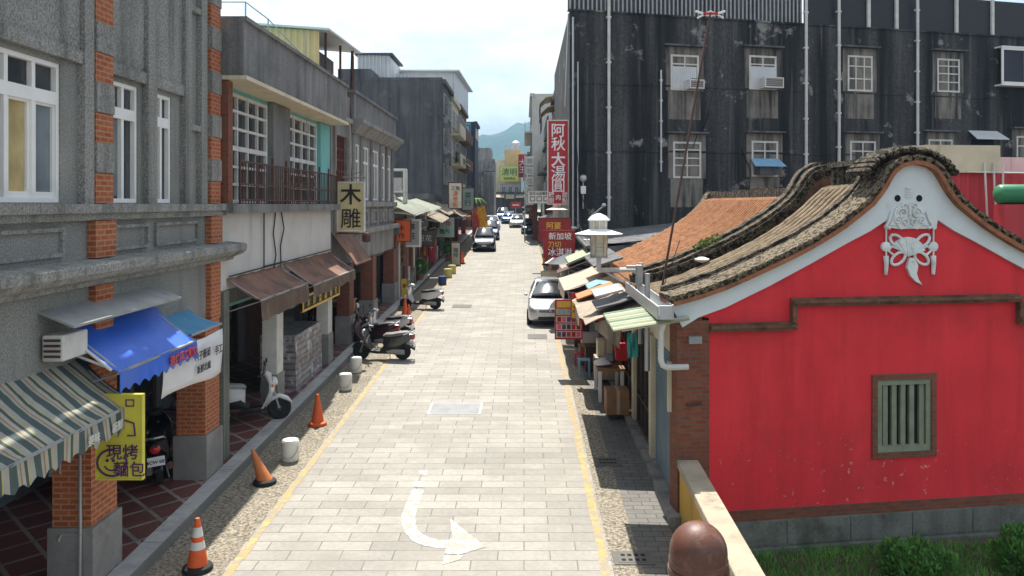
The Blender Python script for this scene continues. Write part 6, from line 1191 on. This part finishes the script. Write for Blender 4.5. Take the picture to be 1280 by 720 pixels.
# ------------------------------------------------------------------ scooters: nose towards +x
def scooter(label, loc, rz, pm, seat='black', lean=0, plate=False, group='scooters parked along the left shops', name='motor_scooter'):
    t = thing(name, label, 'scooter', (0, 0, 0), group)
    for x in (.62, -.60):
        b = MB(); b.lathe((x, 0, .24), [(.15, -.05), (.20, -.06), (.235, -.035), (.245, 0), (.235, .035), (.20, .06), (.15, .05)], 20, ax=(0, 1, 0)); w_ = b.build('wheel', 'rubber', t, smooth=True)
        b = MB(); b.lathe((x, 0, .24), [(.155, -.045), (.06, -.03), (.04, -.06), (.04, .06), (.06, .03), (.155, .045)], 14, ax=(0, 1, 0)); b.build('rim', 'metal', w_, smooth=True)
    def el(x, y0, zc, a, c, n=10, p=.7): return [(x, y0 + a * (abs(cos(2 * pi * q / n)) ** p) * (1 if cos(2 * pi * q / n) > 0 else -1), zc + c * (abs(sin(2 * pi * q / n)) ** p) * (1 if sin(2 * pi * q / n) > 0 else -1)) for q in range(n)]
    b = MB(); b.loft([el(.88, 0, .34, .03, .02), el(.80, 0, .42, .08, .05), el(.62, 0, .50, .09, .05), el(.46, 0, .44, .08, .06), el(.40, 0, .34, .04, .04)]); b.build('front_fender', pm, t, smooth=True)
    b = MB()
    for sy in (-.07, .07): b.tube([(.62, sy, .24), (.50, sy * .7, .62), (.42, 0, .85)], .025)
    b.build('fork', 'metal_dull', t)
    # leg shield: curved shell
    b = MB(); b.loft([[(x + dx * .07, y_, z) for dx, y_ in ((.6, -w), (1.2, -w * .5), (1.6, 0), (1.2, w * .5), (.6, w), (0, w * .95), (.15, 0), (0, -w * .95))] for x, z, w in ((.26, .26, .14), (.34, .40, .20), (.42, .60, .22), (.42, .76, .20), (.36, .90, .15), (.32, .96, .10))]); b.build('leg_shield', pm, t, smooth=True)
    MB().lathe((.52, 0, .80), [(.10, -.02), (.09, .03), (.05, .06), (.01, .065)], 14, ax=(1, 0, .25)).build('headlight', 'headlight', t, smooth=True)
    b = MB(); b.loft([el(.46, 0, .93, .07, .05), el(.36, 0, .98, .11, .06), el(.24, 0, .97, .08, .04)]); b.build('headset', pm, t, smooth=True)
    b = MB(); b.tube([(.24, -.34, .96), (.32, -.15, .99), (.34, 0, .99), (.32, .15, .99), (.24, .34, .96)], .018); b.build('handlebar', 'black', t)
    for sy in (-1, 1):
        b = MB(); b.tube([(.30, sy * .2, .99), (.32, sy * .27, 1.12), (.33, sy * .30, 1.18)], .009, 5); b.loft([[(x, sy * .32 + y_, 1.21 + z_) for y_, z_ in [(.075 * cos(q * pi / 5), .05 * sin(q * pi / 5)) for q in range(10)]] for x in (.32, .345)]); b.build('mirror', 'black', t)
        b = MB(); b.tube([(.24, sy * .34, .96), (.21, sy * .42, .945)], .024); b.build('grip', 'rubber', t)
        MB().lathe((.47, sy * .15, .72), [(.04, 0), (.03, .03), (.005, .035)], 8, ax=(1, sy * .4, 0)).build('indicator', 'orange', t)
    b = MB(); b.loft([[(x, y_, z) for y_, z in ((-w, z0), (w, z0), (w, z1), (-w, z1))] for x, w, z0, z1 in ((.36, .12, .22, .30), (.1, .15, .20, .29), (-.2, .15, .20, .29), (-.34, .14, .22, .36))]); b.build('floorboard', 'black', t, bevel=.015)
    b = MB(); b.loft([el(-.06, 0, .44, .10, .22), el(-.18, 0, .47, .16, .26), el(-.40, 0, .53, .18, .24), el(-.66, 0, .62, .16, .16), el(-.86, 0, .69, .10, .09), el(-.97, 0, .72, .04, .03)]); b.build('rear_body', pm, t, smooth=True)
    b = MB(); b.loft([el(-.05, 0, .70, .08, .03), el(-.12, 0, .73, .13, .05), el(-.32, 0, .735, .15, .06), el(-.50, 0, .77, .15, .06), el(-.72, 0, .80, .13, .05), el(-.82, 0, .80, .06, .03)]); b.build('seat', seat, t, smooth=True)
    b = MB(); b.tube([(-.66, -.15, .76), (-.90, -.13, .84), (-.96, 0, .85), (-.90, .13, .84), (-.66, .15, .76)], .016); b.build('grab_rail', 'metal', t)
    MB().lathe((-.90, 0, .67), [(.085, -.02), (.08, .04), (.03, .07)], 10, ax=(-1, 0, -.1)).build('taillight', 'taillight', t, smooth=True)
    b = MB(); b.loft([[(x, y_, z) for y_, z in ((-.05, z0), (.05, z0), (.05, z1), (-.05, z1))] for x, z0, z1 in ((-.55, .42, .50), (-.80, .38, .44), (-.96, .28, .34))]); b.build('rear_fender', 'black', t)
    b = MB(); b.prism([(-.95, -.13, .40), (-.95, .13, .40), (-.92, .13, .54), (-.92, -.13, .54)], (-.015, 0, 0)); pl = b.build('licence_plate', 'plate', t)
    if plate: text('MCW 082', .075, F((-.966, 0, 0), (0, -1, 0), (-1, 0, 0)), 0, .47, .012, 'navy_paint', pl, thick=.004)
    for sy in (-1, 1): MB().loft([[(x, sy * (.155 + dy), z) for z, dy in ((z0, -.02), ((z0 + z1) / 2, .02), (z1, -.01), ((z0 + z1) / 2, -.05))] for x, z0, z1 in ((.02, .22, .34), (-.2, .24, .50), (-.45, .30, .48), (-.62, .38, .46))]).build('side_panel', 'black', t, smooth=True)
    b = MB(); b.tube([(-.15, -.16, .24), (-.45, -.18, .24), (-.60, -.19, .28), (-.92, -.20, .36)], .045, 8, r1=.06); b.build('exhaust', 'iron', t, smooth=True)
    b = MB(); b.loft([el(-.15, .10, .28, .05, .08), el(-.4, .12, .27, .06, .09), el(-.68, .13, .25, .05, .07)]); b.build('engine', 'metal_dull', t, smooth=True)
    MB().tube([(-.25, .12, .22), (-.30, .26, .0)], .014).build('side_stand', 'metal_dull', t); MB().tube([(-.35, -.1, .2), (-.40, -.14, .01)], .014).build('centre_stand', 'metal_dull', t)
    t.location = loc; t.rotation_euler = (lean, 0, rz); t.scale = (1.08, 1.08, 1.08)
    return t
GR = 'scooters parked along the left shops'
def sp(px, py, h=0): x, y = cpos(px, py); return (x, y, g(y) + h)
x, y, z = sp(478, 449); scooter('dark scooter with grey seat, nearest of the cluster on the gutter', (x, y, z), R(176), 'grey_scooter', 'grey_seat', R(-6))
x, y, z = sp(472, 436); scooter('maroon scooter squeezed behind the dark grey-seated scooter', (x - .25, y + .25, z), R(168), 'maroon_scooter', 'black', R(-7))
x, y, z = sp(482, 425); scooter('white fronted scooter at the back of the cluster', (x, y + .1, z), R(165), 'white_scooter', 'black', R(-7))
x, y, z = sp(526, 386); scooter('white and black scooter parked alone beyond the two road cones', (x, y, z), R(172), 'white_scooter', 'black', R(-6))
scooter('black scooter inside the first arcade, showing its red tail light and plate', (-6.75, 14.9, g(14.9) + .16), R(112), 'black_scooter', 'black', R(-5), True)
scooter('grey scooter standing deep in the first arcade behind the black one', (-7.35, 14.3, g(14.3) + .16), R(60), 'grey_scooter', 'black', R(-5))
scooter('white scooter parked inside the arcade under the brown awning', (-6.22, 18.05, g(18.05) + .16), R(14), 'white_scooter', 'grey_paint', R(-5))
scooter('dark scooter in the shade of the arcade beyond the brick columns', (-6.6, 29.0, g(29) + .16), R(20), 'black_scooter', 'black', R(-5))

# ------------------------------------------------------------------ cones and buckets
def cone(label, x, y, h=.72, tip=(0, 0), m='orange', band=True, group='orange road cones', base='rubber'):
    t = thing('road_cone', label, 'road cone', (x, y, g(y)), group); z = g(y)
    def ring(k, e=0): r_ = .145 - .115 * k + e; return [(x + tip[0] * k + r_ * cos(q * pi / 10), y + tip[1] * k + r_ * sin(q * pi / 10), z + .07 + (h - .07) * k) for q in range(20)]
    MB().loft([ring(k) for k in (0, .12, .25, .38, .5, .62, .75, .86, .97, 1)]).build('body', m, t, smooth=True)
    if band:
        for k0, k1 in ((.36, .52), (.62, .82)): MB().loft([ring(k0, .004), ring(k1, .004)], caps=False).build('reflective_band', 'aged_white', t, smooth=True)
    MB().lathe((x, y, z), [(.21, 0), (.215, .03), (.20, .06), (.15, .08)], 18).build('base', base, t, smooth=True)
    return t
x, y = cpos(247, 712); cone('striped orange cone with two white bands, nearest on the left gutter', x, y, .74)
x, y = cpos(331, 604); t = cone('bent faded orange cone leaning over its black base', x, y, .62, (-.24, .02), 'orange_old', False)
x, y = cpos(397, 531); cone('plain orange cone without base, between the white buckets', x, y, .70, band=False, base='orange')
x, y = cpos(511, 405); cone('red cone behind the parked cluster of scooters, nearer of two', x, y, .75, band=False)
x, y = cpos(507, 398); cone('red cone touching the nearer red cone by the scooters', x - .1, y + .5, .75, band=False)
x, y = cpos(681, 331); cone('lone orange cone at the right edge by the cream barrier board', x, y, 1.0, band=False)
x, y = cpos(578, 330); cone('small red cone by the far left kerb', x, y, .8, band=False, m='flag_red')
def bucket(label, px, py, r_, h, m, handle=True, group='buckets along the left gutter', tilt=0):
    x, y = cpos(px, py); t = thing('bucket', label, 'bucket', (x, y, g(y)), group); z = g(y)
    MB().lathe((x, y, z), [(r_ * .95, 0), (r_, .03), (r_, h * .93), (r_ * .96, h * .97), (r_ * .9, h)], 20).build('body', m, t, smooth=True)
    MB().lathe((x, y, z), [(r_ * .90, h * .98), (r_ * .90, h + .012), (r_ * .3, h + .02)], 20).build('lid', m, t, smooth=True)
    if handle: b = MB(); b.tube([(x + r_ * 1.04 * cos(a), y - .02 - r_ * .5 * sin(a) - r_ * .4, z + h * .75 - h * .55 * sin(a)) for a in [pi * k / 8 for k in range(9)]], .008, 5); b.build('handle', 'metal', t)
    return t
bucket('white bucket between the bent cone and the plain orange cone', 363, 575, .17, .40, 'bucket_white')
bucket('white bucket just past the plain orange cone', 432, 487, .17, .42, 'bucket_white')
bucket('white bucket next to the cluster of scooters', 445, 465, .17, .42, 'bucket_white')
bucket('dark blue bucket on the kerb past the lone scooter', 553, 356, .22, .45, 'bucket_blue', False)
bucket('pale yellow tub on the far gutter, nearer of two', 560, 347, .24, .5, 'bucket_yellow', False)
bucket('pale yellow tub on the far gutter, farther of two', 565, 342, .24, .5, 'bucket_yellow', False)
# wrapped stack of goods
t = thing('wrapped_pallet', 'stack of goods wrapped in crinkled grey plastic beside the grey pillar', 'wrapped goods', (-6.2, 21.6, g(21)))
rnd = random.Random(4); b = MB(); zb = g(20.5) + .17; rings = []
for i in range(9):
    zz = zb + .18 * i; e = .03 * (i % 2); pts = []
    for x0, y0, x1, y1, n in ((-6.75, 20.5, -5.85, 20.5, 5), (-5.85, 20.5, -5.85, 23.1, 9), (-5.85, 23.1, -6.75, 23.1, 5), (-6.75, 23.1, -6.75, 20.5, 9)):
        for q in range(n): k = q / n; pts.append((x0 + (x1 - x0) * k + rnd.uniform(-.02, .02) + e * (1 if x0 > -6 else -1) * .5, y0 + (y1 - y0) * k + rnd.uniform(-.02, .02), zz + rnd.uniform(-.02, .02)))
    rings.append(pts)
b.loft(rings); b.build('wrap', 'plastic_wrap', t)
b = MB(); b.cube(-6.7, -5.9, 20.55, 23.0, zb - .05, zb + .02); b.build('pallet', 'wood', t)
# clutter inside the arcades
for k, (x, y, h, m, lb) in enumerate([(-6.3, 27.9, 1.2, 'wood', 'wooden cabinet in the arcade of the grey ornate house'), (-6.6, 33.4, 1.5, 'iron', 'dark display case in the arcade between the brick columns'), (-6.1, 44.8, 1.0, 'aged_white', 'white stand at the low shop pillar'), (-6.2, 50.2, 1.1, 'wood', 'wooden stand before the dark fronted low shop')]):
    t = thing('display_cabinet', lb, 'cabinet', (x, y, g(y))); zb = g(y) + .17; MB().cube(x - .3, x + .3, y - .6, y + .6, zb, zb + h).build('body', m, t, bevel=.015); MB().box(CF(y - .6), x - .24, x + .24, .002, .02, zb + .15, zb + h - .12).build('door', 'wood_dark', t); MB().cube(x - .34, x + .34, y - .64, y + .64, zb + h + .001, zb + h + .05).build('top', m, t)
# ------------------------------------------------------------------ plants
def leaves(b, c, rad, n, size, rnd, upright=0):
    for _ in range(n):
        u = V((rnd.gauss(0, 1), rnd.gauss(0, 1), rnd.gauss(0, 1))).normalized(); r_ = rnd.uniform(.45, 1) ** .6
        p = V(c) + V((u.x * rad[0], u.y * rad[1], u.z * rad[2])) * r_
        d = (u + V((rnd.gauss(0, .5), rnd.gauss(0, .5), rnd.gauss(0, .5) + upright))).normalized(); s_ = d.orthogonal().normalized(); s_ = (s_ * cos(rnd.uniform(0, 6)) + d.cross(s_) * sin(rnd.uniform(0, 6)))
        L = size * rnd.uniform(.6, 1.3); b.face([p - s_ * L * .12, p + d * L * .5 - s_ * L * .2, p + d * L, p + d * L * .5 + s_ * L * .2], rnd.choice((0, 0, 1)) if rnd.random() < .25 else 0)
def shrub(label, x, y, z, r_, h, seed):
    t = thing('shrub', label, 'shrub', (x, y, z), 'round shrubs by the red wall'); rnd = random.Random(seed)
    b = MB()
    for k in range(9):
        a = k * .7; b.tube([(x, y, z), (x + r_ * .3 * cos(a), y + r_ * .3 * sin(a), z + h * .4), (x + r_ * .7 * cos(a), y + r_ * .7 * sin(a), z + h * .75)], .012, 4)
    b.build('stem', 'wood_dark', t)
    b = MB(); leaves(b, (x, y, z + h * .38), (r_ * .9, r_ * .9, h * .42), 2600, .085, rnd, .7)
    for k in range(11):
        a = k * 2.4; q = rnd.uniform(.3, .85); leaves(b, (x + r_ * q * cos(a), y + r_ * q * sin(a), z + h * rnd.uniform(.35, .80)), (r_ * .42, r_ * .42, h * rnd.uniform(.2, .32)), 420, .085, rnd, 1.2)
    b.build('foliage', ['leaf', 'leaf_pale'], t)
shrub('bushy green shrub on the lawn below the barred window', 6.0, 12.3, -.30, .50, .74, 1)
shrub('darker shrub at the right end of the lawn by the stone base', 7.85, 12.5, -.30, .42, .72, 2)
t = thing('young_plant', 'small pale green plant near the yard wall', 'plant', (3.95, 10.7, -.28)); b = MB(); leaves(b, (3.95, 10.7, .0), (.16, .16, .24), 160, .14, random.Random(5), 1.2); b.build('foliage', 'leaf_pale', t); MB().tube([(3.95, 10.7, -.3), (3.95, 10.7, .05)], .012, 4).build('stem', 'leaf', t)
rnd = random.Random(8); b = MB()
for _ in range(26000):
    y = rnd.uniform(8.2, 13.6); x = rnd.uniform(2.8, 9.8); z = g(y) - .6
    if y > 13.1 + .154 * (x - 2.5): continue
    h = rnd.uniform(.05, .15); a = rnd.uniform(0, 6.3); w_ = .010; dx, dy = rnd.gauss(0, .045), rnd.gauss(0, .045)
    b.face([(x - w_ * cos(a), y - w_ * sin(a), z), (x + w_ * cos(a), y + w_ * sin(a), z), (x + dx, y + dy, z + h)], 0)
struct(b.build('grass', ['grass']), 'stuff')
t = thing('moss_patch', 'tuft of yellow green moss growing on the firewall crest of the roof', 'moss', (4.3, 17.2, 5)); b = MB(); rnd = random.Random(12)
for px, py in ((872, 298), (880, 293), (888, 290), (895, 286)): p = at(px, py, 17.25) - V((0, 0, .20)); leaves(b, p, (.09, .12, .06), 90, .07, rnd, .8)
b.build('leaves', ['leaf_pale', 'leaf'], t)
def potted(label, x, y, z, h, seed, palm=False):
    t = thing('potted_plant', label, 'potted plant', (x, y, z)); rnd = random.Random(seed)
    MB().lathe((x, y, z), [(.16, 0), (.22, .32), (.24, .33), (.2, .36)], 12).build('pot', 'clay', t, smooth=True); b = MB()
    if palm:
        MB().tube([(x, y, z + .3), (x, y, z + h)], .07, 6).build('stem', 'wood', t)
        for k in range(14):
            a = k * 2.4; L = rnd.uniform(.9, 1.4); p = [V((x + L * q * cos(a), y + L * q * sin(a), z + h + .5 * q - .9 * q * q)) for q in (0, .3, .6, 1)]; s_ = V((-sin(a), cos(a), 0)) * .13
            b.grid([[u - s_ * (1.2 - i * .3), u + V((0, 0, .05)), u + s_ * (1.2 - i * .3)] for i, u in enumerate(p)])
    else: leaves(b, (x, y, z + .3 + h * .5), (.3, .3, h * .5), 420, .2, rnd, .6); MB().tube([(x, y, z + .3), (x, y, z + .3 + h * .5)], .02, 5).build('stem', 'wood', t)
    b.build('foliage', ['leaf', 'leaf_pale'], t)
x, y = cpos(599, 314); potted('tall potted palm rising behind the feather flags', -4.3, 71.5, g(71) , 3.9, 1, True)
potted('potted shrub under the far awning before the dark car', -5.3, 55.8, g(55), 1.0, 2); potted('potted shrub at the kerb by the second low shop', -5.65, 43.6, g(43) + .17, .8, 3); potted('leafy potted shrub beside the goods stands on the right', 1.75, 50.0, g(50), 1.0, 4)
# ------------------------------------------------------------------ overhead and wall cables
def cable(label, pts, r_=.014): b = MB(); b.tube(pts, r_, 5); tag(b.build('cable', 'black'), label, 'cable')
def sag(a, c, d, n=12): a, c = V(a), V(c); return [a.lerp(c, k / n) - V((0, 0, d * 4 * (k / n) * (1 - k / n))) for k in range(n + 1)]
cable('black cable sagging along the front of the low tin canopied shops', sag((-5.7, 36.3, 5.2), (-5.6, 57.9, 5.6), .5))
cable('black cable along the eave of the right-hand shops', sag((2.35, 17, 3.9), (2.3, 35.9, 5.0), .35))
cable('black cable hanging down the corner of the dark block', [(2.35, 35.9, 14.2), (2.3, 35.85, 9), (2.5, 35.8, 6.2), (2.9, 35.7, 5.0)], .02)
cable('thin cable running across the dark wall between two drain pipes', [FD.p(8.5, .05, 8.3), FD.p(9.0, .05, 7.2), FD.p(8.9, .05, 5.8)], .02)
cable('loose wire dangling from the air conditioner on the dark wall', [FD.p(6.9, .06, 9.9), FD.p(6.3, .06, 9.0), FD.p(6.0, .06, 8.2)], .02)
# ------------------------------------------------------------------ the air
b = MB(); b.cube(-920, 920, -80, 1710, -12, 175); hz_ = b.build('haze', [])
hm = bpy.data.materials.new('haze'); hm.use_nodes = True; n = hm.node_tree; n.nodes.remove(n.nodes['Principled BSDF']); pv = n.nodes.new('ShaderNodeVolumePrincipled'); pv.inputs['Density'].default_value = .00024; pv.inputs['Color'].default_value = (.33, .64, 1.0, 1); pv.inputs['Anisotropy'].default_value = .2
n.links.new(pv.outputs[0], n.nodes['Material Output'].inputs['Volume']); hz_.data.materials.append(hm); hz_['kind'] = 'stuff'
